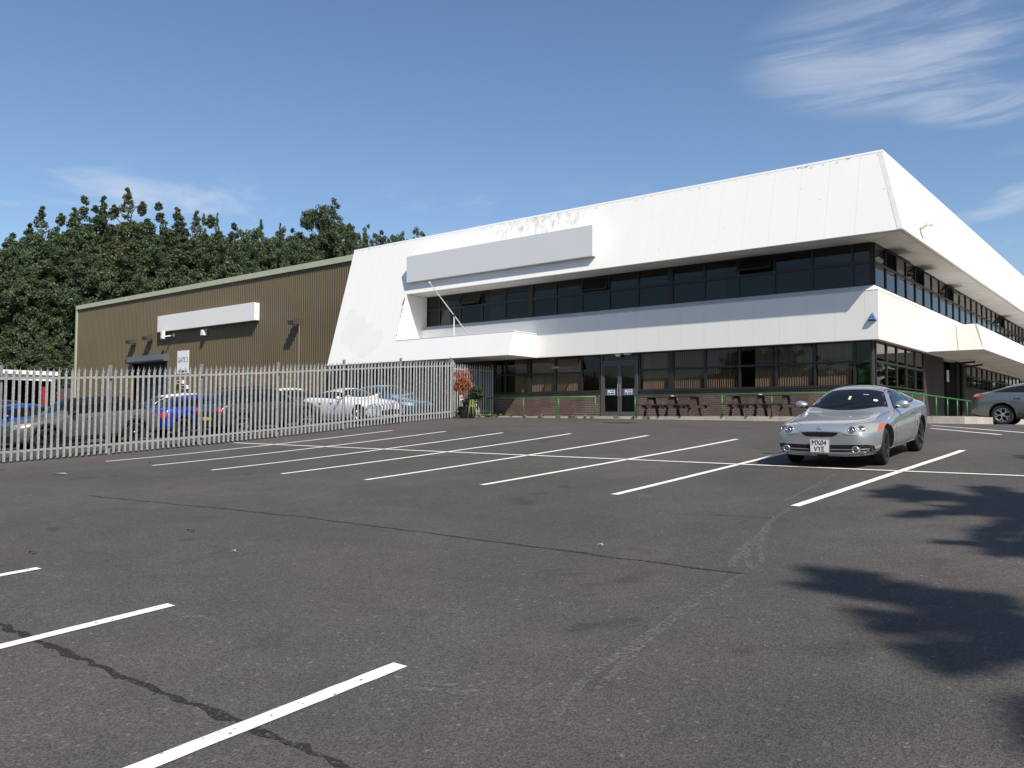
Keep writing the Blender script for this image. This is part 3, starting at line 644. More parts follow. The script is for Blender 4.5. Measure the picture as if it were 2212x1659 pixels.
# side entrance: recessed dark doors, downpipe, lamp, notice
wbox(MB(), 'y', 39.0, 42.0, -.6, -.5, .15, ZL).build('side_door', BLACK, office)
MB().tube([(XG + .12, 41.2, .15), (XG + .12, 41.2, 2.7)], .06).build('downpipe', BLACK, office)
MB().tube([(XG + .14, 42.2, .15), (XG + .14, 42.2, 2.7)], .09).build('downpipe', BLACK, office)
MB().box(XG + .05, XG + .07, 39.5, 39.9, 1.75, 2.25).build('notice_board', PLASTW, office)
MB().bar((XG + .1, 41.0, 2.6), (XG + .9, 41.0, 2.66), .08).bar((XG + .1, 42.3, 2.5), (XG + .9, 42.6, 2.62), .08).build('side_lamp', BLACK, office)
# interior shell (dark rooms behind the glass)
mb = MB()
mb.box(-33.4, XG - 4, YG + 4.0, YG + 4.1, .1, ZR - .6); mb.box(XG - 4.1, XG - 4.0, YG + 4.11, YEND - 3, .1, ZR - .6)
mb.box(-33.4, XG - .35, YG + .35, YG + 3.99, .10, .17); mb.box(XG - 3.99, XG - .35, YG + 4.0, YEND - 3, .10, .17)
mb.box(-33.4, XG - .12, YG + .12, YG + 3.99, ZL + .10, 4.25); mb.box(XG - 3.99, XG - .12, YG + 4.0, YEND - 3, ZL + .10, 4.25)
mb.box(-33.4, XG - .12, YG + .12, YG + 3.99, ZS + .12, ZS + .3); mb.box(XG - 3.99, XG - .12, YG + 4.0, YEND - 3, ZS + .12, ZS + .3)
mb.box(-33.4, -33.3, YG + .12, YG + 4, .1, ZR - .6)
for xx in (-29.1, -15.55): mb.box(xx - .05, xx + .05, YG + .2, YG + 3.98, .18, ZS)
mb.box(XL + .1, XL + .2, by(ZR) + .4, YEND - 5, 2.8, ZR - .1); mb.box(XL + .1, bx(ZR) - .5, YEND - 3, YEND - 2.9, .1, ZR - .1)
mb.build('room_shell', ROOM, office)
# double entrance doors
D0, D1, DT = -18.76, -17.0, 2.36
mb = MB()
wbox(mb, 'x', D0, D0 + .07, -.04, .06, PZ, ZL); wbox(mb, 'x', D1 - .07, D1, -.04, .06, PZ, ZL); wbox(mb, 'x', D0 + .07, D1 - .07, -.039, .059, DT, DT + .10); wbox(mb, 'x', D0 + .07, D1 - .07, -.039, .059, ZL - .05, ZL - .001)
ent = mb.build('entrance_frame', DFRAME, office)
wbox(MB(), 'x', D0 + .07, D1 - .07, 0, .01, DT + .1, ZL - .05).build('pane', GLASSU, ent)
dm = (D0 + D1) / 2
for a, b in ((D0 + .075, dm - .004), (dm + .004, D1 - .075)):
    mb = MB(); st = .085
    wbox(mb, 'x', a, a + st, -.02, .035, PZ + .01, DT - .004); wbox(mb, 'x', b - st, b, -.02, .035, PZ + .01, DT - .004)
    wbox(mb, 'x', a + st, b - st, -.019, .034, PZ + .01, PZ + .2); wbox(mb, 'x', a + st, b - st, -.019, .034, 1.03, 1.31); wbox(mb, 'x', a + st, b - st, -.019, .034, DT - .11, DT - .005)
    d = mb.build('door', DFRAME, office)
    wbox(MB(), 'x', a + st, b - st, 0, .008, PZ + .2, 1.03).build('door_pane', GLASSU, d); wbox(MB(), 'x', a + st, b - st, 0, .008, 1.31, DT - .11).build('door_pane', GLASSU, d)
    hx = b - .05 if a < dm - .4 else a + .05
    MB().tube([P3('x', hx, .08, 1.0), P3('x', hx, .08, 1.5)], .014).build('pull_handle', GALV, d)
for cx_ in (-18.27, -17.45):
    nt_ = tag(wbox(MB(), 'x', cx_ - .175, cx_ + .175, .0365, .0395, 1.07, 1.26).build('door_notice', PLASTW, None), 'small white and blue notice stuck across the %s entrance door' % ('left' if cx_ < -18 else 'right'), 'notice', 'notices on the entrance doors')
    nt_['label'] = 'small white and blue notice stuck to the entrance door ' + ('nearer the fence' if cx_ < -18 else 'nearer the picnic tables')
    wbox(MB(), 'x', cx_ - .06, cx_ + .15, .040, .041, 1.185, 1.235).build('print', TEAL, nt_); wbox(MB(), 'x', cx_ - .03, cx_ + .15, .040, .041, 1.09, 1.15).build('print', NAVY, nt_)
    wbox(MB(), 'x', cx_ - .155, cx_ - .08, .040, .041, 1.18, 1.24).build('print', LIGHTB, nt_); wbox(MB(), 'x', cx_ - .155, cx_ - .06, .040, .041, 1.085, 1.155).build('print', NAVY, nt_)
# bulkhead lamps over the doors
for cx_, l, lab in ((-17.84, .26, 'round white bulkhead lamp above the entrance doors'), (-17.39, .30, 'slim white strip lamp above the entrance doors')):
    L = thing('bulkhead_lamp', lab, 'lamp', (cx_, 28.78, 2.70))
    MB().box(cx_ - l / 2, cx_ + l / 2, 28.70, 28.88, 2.685, 2.715).build('lamp_base', PLASTW, L)
    mb = MB()
    if l < .28: mb.lathe([(.001, -.09), (.07, -.08), (.105, -.04), (.11, -.002)], (cx_, 28.79, 2.685), 'z', 16)
    else: mb.box(cx_ - .13, cx_ + .13, 28.73, 28.85, 2.655, 2.684)
    mb.build('diffuser', mk_mat('opal_diffuser', (.8, .8, .78), .3), L, smooth=l < .28)
# long blank sign on the front fascia (vertical box carried off the leaning wall)
ysg = 27.44
_a, _b, _c, _d = (on_plane_y(x, y, ysg) for x, y in ((876.5, 556), (880, 610), (1280, 484), (1280, 552)))
xs0, xs1, zs0, zs1 = (_a.x + _b.x) / 2, (_c.x + _d.x) / 2, (_b.z + _d.z) / 2, (_a.z + _c.z) / 2
sg = thing('fascia_sign', 'long blank grey sign box on the white office fascia', 'sign', (-24, ysg, 6.6))
MB().box(xs0, xs1, ysg, ysg + .03, zs0, zs1).build('sign_face', SIGNG, sg)
mb = MB(); sl = lambda z: by(z) - .005
for xx in (xs0, xs1 - .04):
    mb.prism([(xx, ysg + .031, zs0), (xx, ysg + .031, zs1), (xx, sl(zs1), zs1), (xx, sl(zs0), zs0)], (.04, 0, 0))
mb.slab([(xs0 + .041, ysg + .031, zs0), (xs1 - .041, ysg + .031, zs0), (xs1 - .041, sl(zs0), zs0), (xs0 + .041, sl(zs0), zs0)], (0, 0, .03))
mb.slab([(xs0 + .041, ysg + .031, zs1 - .03), (xs1 - .041, ysg + .031, zs1 - .03), (xs1 - .041, sl(zs1 - .03), zs1 - .03), (xs0 + .041, sl(zs1 - .03), zs1 - .03)], (0, 0, .03))
mb.build('sign_case', SIGNW, sg)
# pressed trim along the hip of the fascia
MB().slab([Vector(p) + nf * .002 for p in ((bx(ZS) - .02, by(ZS), ZS + .01), (bx(ZS) - .16, by(ZS), ZS + .01), (bx(ZR) - .16, by(ZR), ZR - .01), (bx(ZR) - .02, by(ZR), ZR - .01))], nf * .004).build('hip_trim', mk_mat('hip_trim_grey', (.70, .69, .68), .5, var=.15, vscale=4), office)
# burglar alarm on the band
al = thing('alarm_box', 'blue triangular burglar alarm box on the white band by the corner', 'alarm', (-7.94, YB, 3.36))
def tri(s, y): return [(-7.94 + s * a, y, 3.42 + s * b) for a, b in ((-.145, -.10), (.145, -.10), (0, .19))]
a, b = tri(1.0, YB - .003), tri(.62, YB - .13)
mb = MB(); mb.add(a + b, [(0, 1, 4, 3), (1, 2, 5, 4), (2, 0, 3, 5), (3, 4, 5), (2, 1, 0)]); mb.build('alarm_cover', BLUE, al)
tm = text_mesh('S', .11, BLUEL); o = link('emblem', tm, al); o.rotation_euler = (math.pi / 2, 0, 0); o.location = Vector((-7.94, YB - .134, 3.45)) - Vector(al.location)
MB().box(-7.99, -7.89, YB - .134, YB - .131, 3.375, 3.395).build('print', BLUEL, al)
# floodlight on the right-hand fascia
fl_ = thing('floodlight', 'white floodlight on a bracket on the sunlit side fascia', 'floodlight', (bx(6.52), 30.12, 6.5))
MB().bar((bx(6.5) + .01, 30.12, 6.45), (bx(6.5) + .28, 30.12, 6.62), .05).bar((bx(6.45), 30.12, 6.38), (bx(6.45) + .03, 30.12, 6.62), .10, .03).build('bracket', PLASTW, fl_)
MB().prism([(bx(6.5) + .16, 30.0, 6.60), (bx(6.5) + .40, 30.0, 6.53), (bx(6.5) + .42, 30.0, 6.59), (bx(6.5) + .19, 30.0, 6.70)], (0, .24, 0)).build('lamp_head', PLASTW, fl_)
# flagpole leaning from the ledge
fp = thing('flagpole', 'white slanting bare flagpole rising from the office ledge on a short strut', 'flagpole', (-24.6, 27.25, 3.76))
Pt, Pb, Ps = Vector((-26.65, 26.85, 6.24)), Vector((-24.55, 27.2, 3.762)), None
Ps = Pb.lerp(Pt, .36)
MB().tube([Pb, Pb.lerp(Pt, .5), Pt], [.028, .025, .018], 10).build('pole', mk_mat('weathered_pole', (.45, .43, .40), .6, var=.3, vscale=9), fp, smooth=True)
MB().tube([(Ps.x - .02, Ps.y, 3.762), (Ps.x - .02, Ps.y, Ps.z)], .026, 8).build('strut', PLASTW, fp)
MB().tube([Pb.lerp(Pt, .34), Pb.lerp(Pt, .38)], .04, 8).build('clamp', RUST, fp)
MB().tube([Pt, Pt + Vector((-.02, 0, .05))], .04, 8).build('finial', PLASTW, fp)
# roundel stickers hinted on the window by the corner
st = tag(wbox(MB(), 'x', -8.60, -8.20, -.032, -.030, 4.62, 5.26).build('window_poster', mk_mat('poster_paper', (.30, .30, .30), .8)), 'pale crest poster inside the corner upstairs window', 'poster')
wbox(MB(), 'x', -8.5, -8.3, -.029, -.0285, 4.98, 5.14).build('crest', mk_mat('crest_ink', (.10, .10, .11), .8), st)
# ------------------------------------------------------------------ brown shed
SY, SX0, SX1, SZ0, SZ1 = 29.5, -68.75, -33.2, 0.1, 8.72
shed = thing('corrugated_shed', 'brown corrugated industrial shed with pale roof trim', 'warehouse', (-50, 40, .1))
PITCHS = 0.2; D_ = .04; n = int((SX1 - SX0) / PITCHS); V = []; prof = ((0, 0), (.06, 0), (.085, D_), (.175, D_))
def holed(x): return False
cols = []
for i in range(n):
    for (u, d) in prof: cols.append((SX0 + i * PITCHS + u, SY - d))
DX0, DX1, DZ = -59.45, -54.5, 3.95        # roller door opening
mb = MB()
for (x0, y0), (x1, y1) in zip(cols[:-1], cols[1:]):
    z0 = DZ + .5 if (DX0 < (x0 + x1) / 2 < DX1) else SZ0
    mb.add([(x0, y0, z0), (x1, y1, z0), (x1, y1, SZ1), (x0, y0, SZ1)], [(0, 1, 2, 3)])
mb.build('corrugated_wall', SHEET, shed, fix=False)
MB().box(SX0 + .02, DX0, SY + .02, SY + .1, SZ0, SZ1).box(DX1, SX1, SY + .02, SY + .1, SZ0, SZ1).box(DX0, DX1, SY + .02, SY + .1, DZ, SZ1).box(SX0 + .02, SX0 + .1, SY + .1, SY + 38, SZ0, SZ1).box(SX0 + .02, SX1, SY + 38, SY + 38.1, SZ0, SZ1).build('side_wall', SHEET, shed)
MB().box(SX0 - .05, SX1, SY - .14, SY + .02, SZ1 - .06, SZ1 + .26).build('roof_trim', TRIM, shed)
MB().box(SX0 - .10, SX0 + .12, SY - .12, SY + .02, SZ0, SZ1 - .07).build('corner_trim', TRIM, shed)
MB().slab([(SX0, SY + .03, SZ1 + .1), (SX1, SY + .03, SZ1 + .1), (SX1, SY + 38, SZ1 + .1), (SX0, SY + 38, SZ1 + .1)], (0, 0, .1)).build('roof', mk_mat('shed_roof', (.2, .2, .19), .8), shed)
MB().box(DX0, DX1, SY + .3, SY + .35, SZ0, DZ + .2).build('roller_door', BLACK, shed)
mb = MB().prism([(DX0 - .15, SY - .045, DZ + .02), (DX0 - .15, SY - .42, DZ + .02), (DX0 - .15, SY - .46, DZ + .12), (DX0 - .15, SY - .40, DZ + .5), (DX0 - .15, SY - .045, DZ + .55)], (DX1 - DX0 + .3, 0, 0)); mb.build('shutter_box', SHUT, shed)
MB().box(DX0 - .12, DX0, SY - .1, SY - .045, SZ0, DZ + .02).box(DX1, DX1 + .12, SY - .1, SY - .045, SZ0, DZ + .02).build('door_jamb', SHUT, shed)
MB().tube([(-39.75, SY - .08, .1), (-39.75, SY - .08, 5.4)], .035).build('conduit', mk_mat('conduit_tan', (.23, .19, .12), .6), shed)
# signs on the shed
s2 = thing('shed_sign', 'long blank white sign box on the brown shed', 'sign', (-49.4, SY - .3, 6))
MB().box(-55.3, -43.75, SY - .42, SY - .39, 6.0, 7.1).build('sign_face', SIGNW, s2)
MB().box(-55.28, -43.77, SY - .388, SY - .045, 6.02, 7.08).build('sign_case', SIGNW, s2)
gs = thing('gate_sign', 'white GATE 2 sign beside the roller door', 'sign', (-52.4, SY - .06, 3.1))
MB().box(-53.2, -51.75, SY - .075, SY - .045, 3.05, 4.6).build('sign_board', mk_mat('sign_board_white', (.82, .83, .86), .4), gs)
o = link('lettering', text_mesh('GATE 2', .47, INK, sx=.84), gs); o.rotation_euler = (math.pi / 2, 0, 0); o.location = Vector((-52.475, SY - .079, 3.95)) - Vector(gs.location)
for i in range(3): MB().box(-53.0 + i * .42, -52.72 + i * .42, SY - .079, SY - .076, 3.12, 3.27).build('small_symbol', INK, gs)
for (px_, z0, z1, w) in ((-52.6, 2.35, 2.6, .8), (-52.2, 2.0, 2.25, .9), (-52.3, 1.2, 1.75, .75), (-50.9, 1.6, 1.7, .4)):
    b = thing('wall_unit', {2.35: 'thin white shelf-like unit just below the GATE 2 sign', 2.0: 'second white wall unit below the GATE 2 sign', 1.2: 'square white meter box low on the brown shed wall', 1.6: 'tiny white bracket right of the meter box'}[z0], 'wall unit', (px_, SY - .05, z0))
    MB().box(px_ - w / 2, px_ + w / 2, SY - .2, SY - .045, z0, z1).build('casing', PLASTW, b); MB().box(px_ - w / 2 + .08, px_ + w / 2 - .2, SY - .205, SY - .201, z0 + .04, z1 - .04).build('cover_plate', LAMPG, b)
# lamps and cameras on the shed wall
for (lx, lz, mt_, lab, hd) in ((-59.1, 5.55, LAMPG, 'brown floodlight above the left end of the roller door', 1.0), (-56.7, 5.68, LAMPG, 'brown floodlight above the middle of the roller door', 1.0), (-39.83, 5.6, LAMPG, 'brown floodlight alone on the shed wall near the white office', .9)):
    t = thing('floodlight', lab, 'floodlight', (lx, SY - .05, lz), 'floodlights on the brown shed')
    MB().bar((lx, SY - .04, lz - .15), (lx, SY - .34, lz + .02), .07).bar((lx, SY - .05, lz - .25), (lx, SY - .05, lz - .05), .16, .04).build('bracket', mt_, t)
    MB().prism([(lx - .30 * hd, SY - .22, lz - .12), (lx - .30 * hd, SY - .62, lz - .16), (lx - .30 * hd, SY - .66, lz + .08), (lx - .30 * hd, SY - .20, lz + .26)], (.60 * hd, 0, 0)).build('lamp_head', mt_, t)
t = thing('security_camera', 'white security camera hanging below the left end of the shed sign', 'camera', (-54.1, SY - .3, 5.6))
MB().box(-54.22, -54.0, SY - .75, SY - .55, 5.45, 6.0).build('camera_body', PLASTW, t); MB().bar((-54.0, SY - .6, 5.6), (-53.7, SY - .05, 5.72), .07).build('bracket', PLASTW, t); MB().box(-53.78, -53.62, SY - .1, SY - .045, 5.6, 5.85).build('wall_plate', PLASTW, t)
t = thing('security_lamp', 'small white lamp under the middle of the shed sign', 'lamp', (-49.65, SY - .2, 5.6))
MB().prism([(-49.8, SY - .4, 5.45), (-49.5, SY - .4, 5.45), (-49.55, SY - .4, 5.8), (-49.75, SY - .4, 5.8)], (0, .3, 0)).build('lamp_head', PLASTW, t); MB().box(-49.72, -49.58, SY - .1, SY - .045, 5.5, 5.9).build('wall_plate', PLASTW, t)

# ------------------------------------------------------------------ palisade fence
FX = -22.4; PH = 2.37
fposts = [(FX, 2.55), (FX, 5.21), (FX, 7.87), (FX, 10.53), (FX, 13.19), (FX, 15.85), (FX, 18.52), (FX, 21.18), (FX, 23.86), (-24.3, 25.95), (-24.3, 28.62)]
fence = thing('palisade_fence', 'galvanised steel palisade fence with pointed pales along the yard', 'fence', (FX, 15, -.7))
def pale_mesh():
    # W-section pale, triple pointed and splayed head, origin at its foot; width along local y, face towards local +x
    t = .004; w = [(-.033, .004), (-.018, .020), (0, .006), (.018, .020), (.033, .004)]
    ring = [(x, y) for (y, x) in w] + [(x - t, y) for (y, x) in reversed(w)]
    mb = MB(); vs = []; H = 2.20
    for z in (0.04, H): vs += [(x, y, z) for x, y in ring]
    k = len(ring); fs = [(i, (i + 1) % k, k + (i + 1) % k, k + i) for i in range(k)] + [tuple(range(k - 1, -1, -1))]
    mb.add(vs, fs)
    for (yc, hw, ht, out) in ((-.026, .012, .085, .035), (0, .017, .15, .008), (.026, .012, .085, .035)):
        x0 = .010
        mb.add([(x0 - .006, yc - hw, H - .002), (x0 + .010, yc - hw, H - .002), (x0 + .010, yc + hw, H - .002), (x0 - .006, yc + hw, H - .002),
                (x0 + out, yc + (0 if yc == 0 else math.copysign(.014, yc)), H + ht)], [(0, 1, 4), (1, 2, 4), (2, 3, 4), (3, 0, 4), (3, 2, 1, 0)])
    o = mb.build('pale', GALV, None, origin=(0, 0, 0)); me = o.data; bpy.data.objects.remove(o); return me
PALE = pale_mesh()
def fence_run(i):
    a, b = Vector((*fposts[i], 0)), Vector((*fposts[i + 1], 0)); L = (b - a).length; d = (b - a) / L
    za, zb = float(gz(a.x, a.y)), float(gz(b.x, b.y)); nrm = Vector((d.y, -d.x, 0)); ang = math.atan2(nrm.y, nrm.x)
    zl = lambda t: za + (zb - za) * t + 0.0
    for zr in (.27, 2.37 - .30):
        MB().bar(a + Vector((0, 0, za + zr)) - nrm * .01, b + Vector((0, 0, zb + zr)) - nrm * .01, .045, .055).build('rail', GALV, fence)
    n_ = 17
    for k in range(n_):
        t = (k + .62) / (n_ + .24); p = a.lerp(b, t)
        o = link('pale', PALE, fence, Vector((p.x, p.y, zl(t) + .0)) + nrm * .02 - Vector(fence.location)); o.rotation_euler = (random.uniform(-.006, .006), random.uniform(-.005, .005), ang + random.uniform(-.05, .05)); o.scale = (1, 1, random.uniform(.995, 1.008))
for i in range(len(fposts) - 1): fence_run(i)
for (x_, y_) in fposts:
    z = float(gz(x_, y_)); o = MB().box(x_ - .055, x_ - .045, y_ - .038, y_ + .038, z - .2, z + 2.40).box(x_ - .10, x_ - .055, y_ - .005, y_ + .005, z - .2, z + 2.40).box(x_ - .11, x_ - .10, y_ - .038, y_ + .038, z - .2, z + 2.40); o.build('fence_post', GALVD, fence)

# ------------------------------------------------------------------ green handrail
def handrail(label, pts, posts):
    r = thing('handrail', label, 'railing', pts[0])
    MB().tube(pts, .024, 8).build('rail', GREEN, r, smooth=True)
    for p in posts: MB().tube([(p[0], p[1], PZ - .02), (p[0], p[1], p[2])], .025, 8).build('post', GREEN, r, smooth=True)
RZ0 = .97; RYY = 28.0
handrail('green tubular handrail between the fence and the entrance doors', [(-24.1, RYY, RZ0), (-18.4, RYY, RZ0)], [(x, RYY, RZ0) for x in (-24.05, -22.09, -20.23, -18.42)])
handrail('green tubular handrail running behind the picnic tables and round the corner', [(-16.6, RYY, RZ0), (-7.0, RYY, RZ0), (-7.0, 40.0, RZ0 - .08)], [(x, RYY, RZ0) for x in (-16.58, -14.78, -12.98, -11.14, -9.3, -7.03)] + [(-7.0, y, RZ0 - .05) for y in (29.5, 31.06, 32.9, 34.73, 36.44, 38.3, 39.98)])

# ------------------------------------------------------------------ picnic tables
def picnic(x0, x1, label, cup):
    yc = 27.42; t = thing('picnic_table', label, 'table', ((x0 + x1) / 2, yc, PZ), 'timber picnic tables on the pavement')
    for k in range(4): MB().box(x0, x1, yc - .30 + k * .152, yc - .30 + k * .152 + .142, PZ + .70, PZ + .735).build('top_plank', WOODD, t)
    for s in (-1, 1):
        for k in range(2): MB().box(x0 + .02, x1 - .02, yc + s * .70 - .14 + k * .145, yc + s * .70 - .14 + k * .145 + .135, PZ + .40, PZ + .435).build('seat_plank', WOODD, t)
    for u in (.1, .5, .9):
        xx = x0 + (x1 - x0) * u
        MB().box(xx - .03, xx + .03, yc - .28, yc + .28, PZ + .62, PZ + .699).build('top_bearer', WOODD, t)
        MB().box(xx + .04, xx + .09, yc - .84, yc + .84, PZ + .31, PZ + .399).build('seat_bearer', WOODD, t)
        for s in (-1, 1): MB().bar((xx, yc + s * .20, PZ + .69), (xx, yc + s * .52, PZ + .001), .09, .05).build('leg', WOODD, t)
    if cup:
        c = thing('ashtray', 'small white dish lying on the %s picnic table' % cup, 'dish', ((x0 + x1) / 2 - .02, yc, PZ + .736))
        c['label'] = 'small white dish on the picnic table ' + cup
        MB().lathe([(.001, 0), (.06, 0), (.07, .03), (.06, .03), (.05, .008), (.001, .008)], ((x0 + x1) / 2 - .02, yc, PZ + .736), 'z', 14).build('dish', PLASTW, c, smooth=True)
picnic(-15.75, -13.55, 'dark timber picnic table next to the entrance doors', 'next to the entrance doors')
picnic(-12.40, -10.20, 'dark timber picnic table near the building corner behind the silver coupe', 'near the building corner')

# ------------------------------------------------------------------ planter at the fence corner
pl = thing('flower_pot', 'black tub with orange dried shrub, dark leafy plant and white flower', 'potted plant', (-22.15, 24.5, float(gz(-22.2, 24.5))))
pz = float(gz(-22.2, 24.5)); pc = (-22.12, 24.45)
MB().lathe([(.001, .02), (.30, .02), (.36, .40), (.39, .42), (.39, .46), (.35, .46), (.34, .38), (.001, .37)], (pc[0], pc[1], pz), 'z', 20).build('tub', BLACK, pl, smooth=False)
def leafcards(n, cen, rad, size, seed, stretch=(1, 1, 1), droop=0.0):
    r = np.random.default_rng(seed); d = r.normal(size=(n, 3)); d /= np.linalg.norm(d, axis=1)[:, None]
    p = np.array(cen) + d * (r.random(n) ** .45)[:, None] * np.array(rad)
    a = r.normal(size=(n, 3)); a[:, 2] -= droop * 2; a /= np.linalg.norm(a, axis=1)[:, None]; b = np.cross(a, r.normal(size=(n, 3))); b /= np.linalg.norm(b, axis=1)[:, None]
    s = size * r.uniform(.6, 1.3, n)[:, None]; a = a * s * stretch[0]; b = b * s * stretch[1] * .5
    V = np.stack([p - a, p + b, p + a, p - b], 1).reshape(-1, 3); F = np.arange(4 * n).reshape(-1, 4); return V, F
def leaf_mat(name, c1, c2, rough=.6, trans=.12):
    mt = bpy.data.materials.new(name); mt.use_nodes = True; nt = mt.node_tree; b = nt.nodes['Principled BSDF']
    g = nt.nodes.new('ShaderNodeNewGeometry'); mx = nt.nodes.new('ShaderNodeMix'); mx.data_type = 'RGBA'
    mx.inputs[6].default_value = (*c1, 1); mx.inputs[7].default_value = (*c2, 1)
    n = nt.nodes.new('ShaderNodeTexNoise'); n.inputs['Scale'].default_value = .35; n.inputs['Detail'].default_value = 3; nt.links.new(g.outputs['Position'], n.inputs['Vector'])
    ad = nt.nodes.new('ShaderNodeMath'); ad.operation = 'MULTIPLY_ADD'; ad.inputs[1].default_value = .5; nt.links.new(g.outputs['Random Per Island'], ad.inputs[0])
    sb = nt.nodes.new('ShaderNodeMapRange'); sb.inputs[1].default_value = .3; sb.inputs[2].default_value = .7; sb.inputs[4].default_value = .6; nt.links.new(n.outputs['Fac'], sb.inputs[0]); nt.links.new(sb.outputs[0], ad.inputs[2])
    nt.links.new(ad.outputs[0], mx.inputs[0]); nt.links.new(mx.outputs[2], b.inputs['Base Color'])
    b.inputs['Roughness'].default_value = rough; b.inputs['Specular IOR Level'].default_value = .35
    tl = nt.nodes.new('ShaderNodeBsdfTranslucent'); nt.links.new(mx.outputs[2], tl.inputs[0]); ms = nt.nodes.new('ShaderNodeMixShader'); ms.inputs[0].default_value = trans
    nt.links.new(b.outputs[0], ms.inputs[1]); nt.links.new(tl.outputs[0], ms.inputs[2]); nt.links.new(ms.outputs[0], nt.nodes['Material Output'].inputs[0])
    return mt
ORANGE = leaf_mat('dried_orange_leaf', (.22, .06, .035), (.36, .13, .06)); DKG = leaf_mat('dark_leaf', (.012, .03, .012), (.04, .075, .025)); LIME = leaf_mat('strap_leaf', (.13, .18, .04), (.26, .29, .09)); WFLO = mk_mat('white_petal', (.8, .8, .75), .6)
STEM = mk_mat('stem_brown', (.06, .035, .025), .8)
def np_part(name, Vs, Fs, mat, parent):
    off = 0; FF = []
    for v, f in zip(Vs, Fs): FF.append(f + off); off += len(v)
    V = np.concatenate(Vs) - np.array(parent.location); return link(name, np_mesh(name, V, np.concatenate(FF), mat), parent)
parts = []
for (c, rd, n_) in (((-22.62, 24.4, pz + 1.28), (.28, .28, .18), 420), ((-22.25, 24.4, pz + 1.55), (.30, .3, .32), 420), ((-22.2, 24.4, pz + 1.12), (.30, .3, .25), 300), ((-22.5, 24.4, pz + 1.7), (.25, .25, .15), 120), ((-21.95, 24.4, pz + 1.25), (.15, .2, .22), 90)):
    parts.append(leafcards(int(n_ * .18), (c[0], c[1], c[2] - .05), (rd[0] * 1.9, rd[1] * 1.5, rd[2] * 1.9), .08, abs(int(n_ * 3 + c[0] * 10)), (1, .3), 1.4))
    parts.append(leafcards(int(n_ * .62), c, (rd[0] * 1.15, rd[1], rd[2] * 1.25), .085, abs(int(n_ + c[0] * 10)), (1, .32), 1.2))
np_part('orange_foliage', [p[0] for p in parts], [p[1] for p in parts], ORANGE, pl)
mb = MB()
for k in range(9): mb.tube([(pc[0] + random.uniform(-.2, .1), pc[1], pz + .38), (pc[0] - .25 + random.uniform(-.12, .1), pc[1], pz + .9), (pc[0] - .2 + random.uniform(-.35, .3), pc[1] + random.uniform(-.15, .15), pz + random.uniform(1.2, 1.7))], [.012, .009, .004], 5)
mb.build('stem', STEM, pl)
parts = [leafcards(420, (-21.72, 24.5, pz + .95), (.33, .3, .30), .07, 5), leafcards(220, (-21.95, 24.4, pz + .65), (.3, .3, .18), .07, 6), leafcards(60, (-22.45, 24.2, pz + .2), (.12, .1, .2), .05, 8)]
np_part('leafy_foliage', [p[0] for p in parts], [p[1] for p in parts], DKG, pl)
mb = MB()
for k in range(9):
    a = random.uniform(-1.9, .6); l = random.uniform(.35, .6); bx0 = (-21.72 + random.uniform(-.08, .08), 24.25)
    q = [Vector((bx0[0], bx0[1], pz + .62)), Vector((bx0[0] + math.cos(a) * .14, bx0[1] + math.sin(a) * .14, pz + .72)), Vector((bx0[0] + math.cos(a) * .24, bx0[1] + math.sin(a) * .24, pz + .62 - l * .5)), Vector((bx0[0] + math.cos(a) * .27, bx0[1] + math.sin(a) * .27, pz + .62 - l))]
    w = Vector((-math.sin(a), math.cos(a), 0)) * .016
    for i in range(3): mb.add([q[i] - w, q[i] + w, q[i + 1] + w * (1 if i < 2 else .2), q[i + 1] - w * (1 if i < 2 else .2)], [(0, 1, 2, 3)])
mb.build('strap_leaf', LIME, pl, fix=False)
v, f = leafcards(26, (-22.15, 24.15, pz + .80), (.10, .06, .12), .06, 9); np_part('white_flower', [v], [f], WFLO, pl)
# weeds along the kerb
Vs, Fs = [], []
r = random.Random(5)
for k in range(34):
    x_ = -24.0 + (r.random() ** 1.8) * 9; v, f = leafcards(26, (x_, KY - .06 + r.uniform(-.05, .05), float(gz(x_, KY)) + .07), (.10, .05, .07), .035, k); Vs.append(v); Fs.append(f)
for k in range(14):
    x_ = -24.2 + r.random() * 2.2; y_ = 25.9 + r.random() * 1.2; v, f = leafcards(26, (x_, y_, float(gz(x_, y_)) + .07), (.12, .1, .08), .04, 60 + k); Vs.append(v); Fs.append(f)
off = 0; FF = []
for v, f in zip(Vs, Fs): FF.append(f + off); off += len(v)
tag(link('weeds', np_mesh('weeds', np.concatenate(Vs), np.concatenate(FF), leaf_mat('weed_leaf', (.07, .10, .02), (.22, .24, .07)))), 'scrubby green and yellow weeds along the kerb by the fence', 'weeds', kind='stuff')
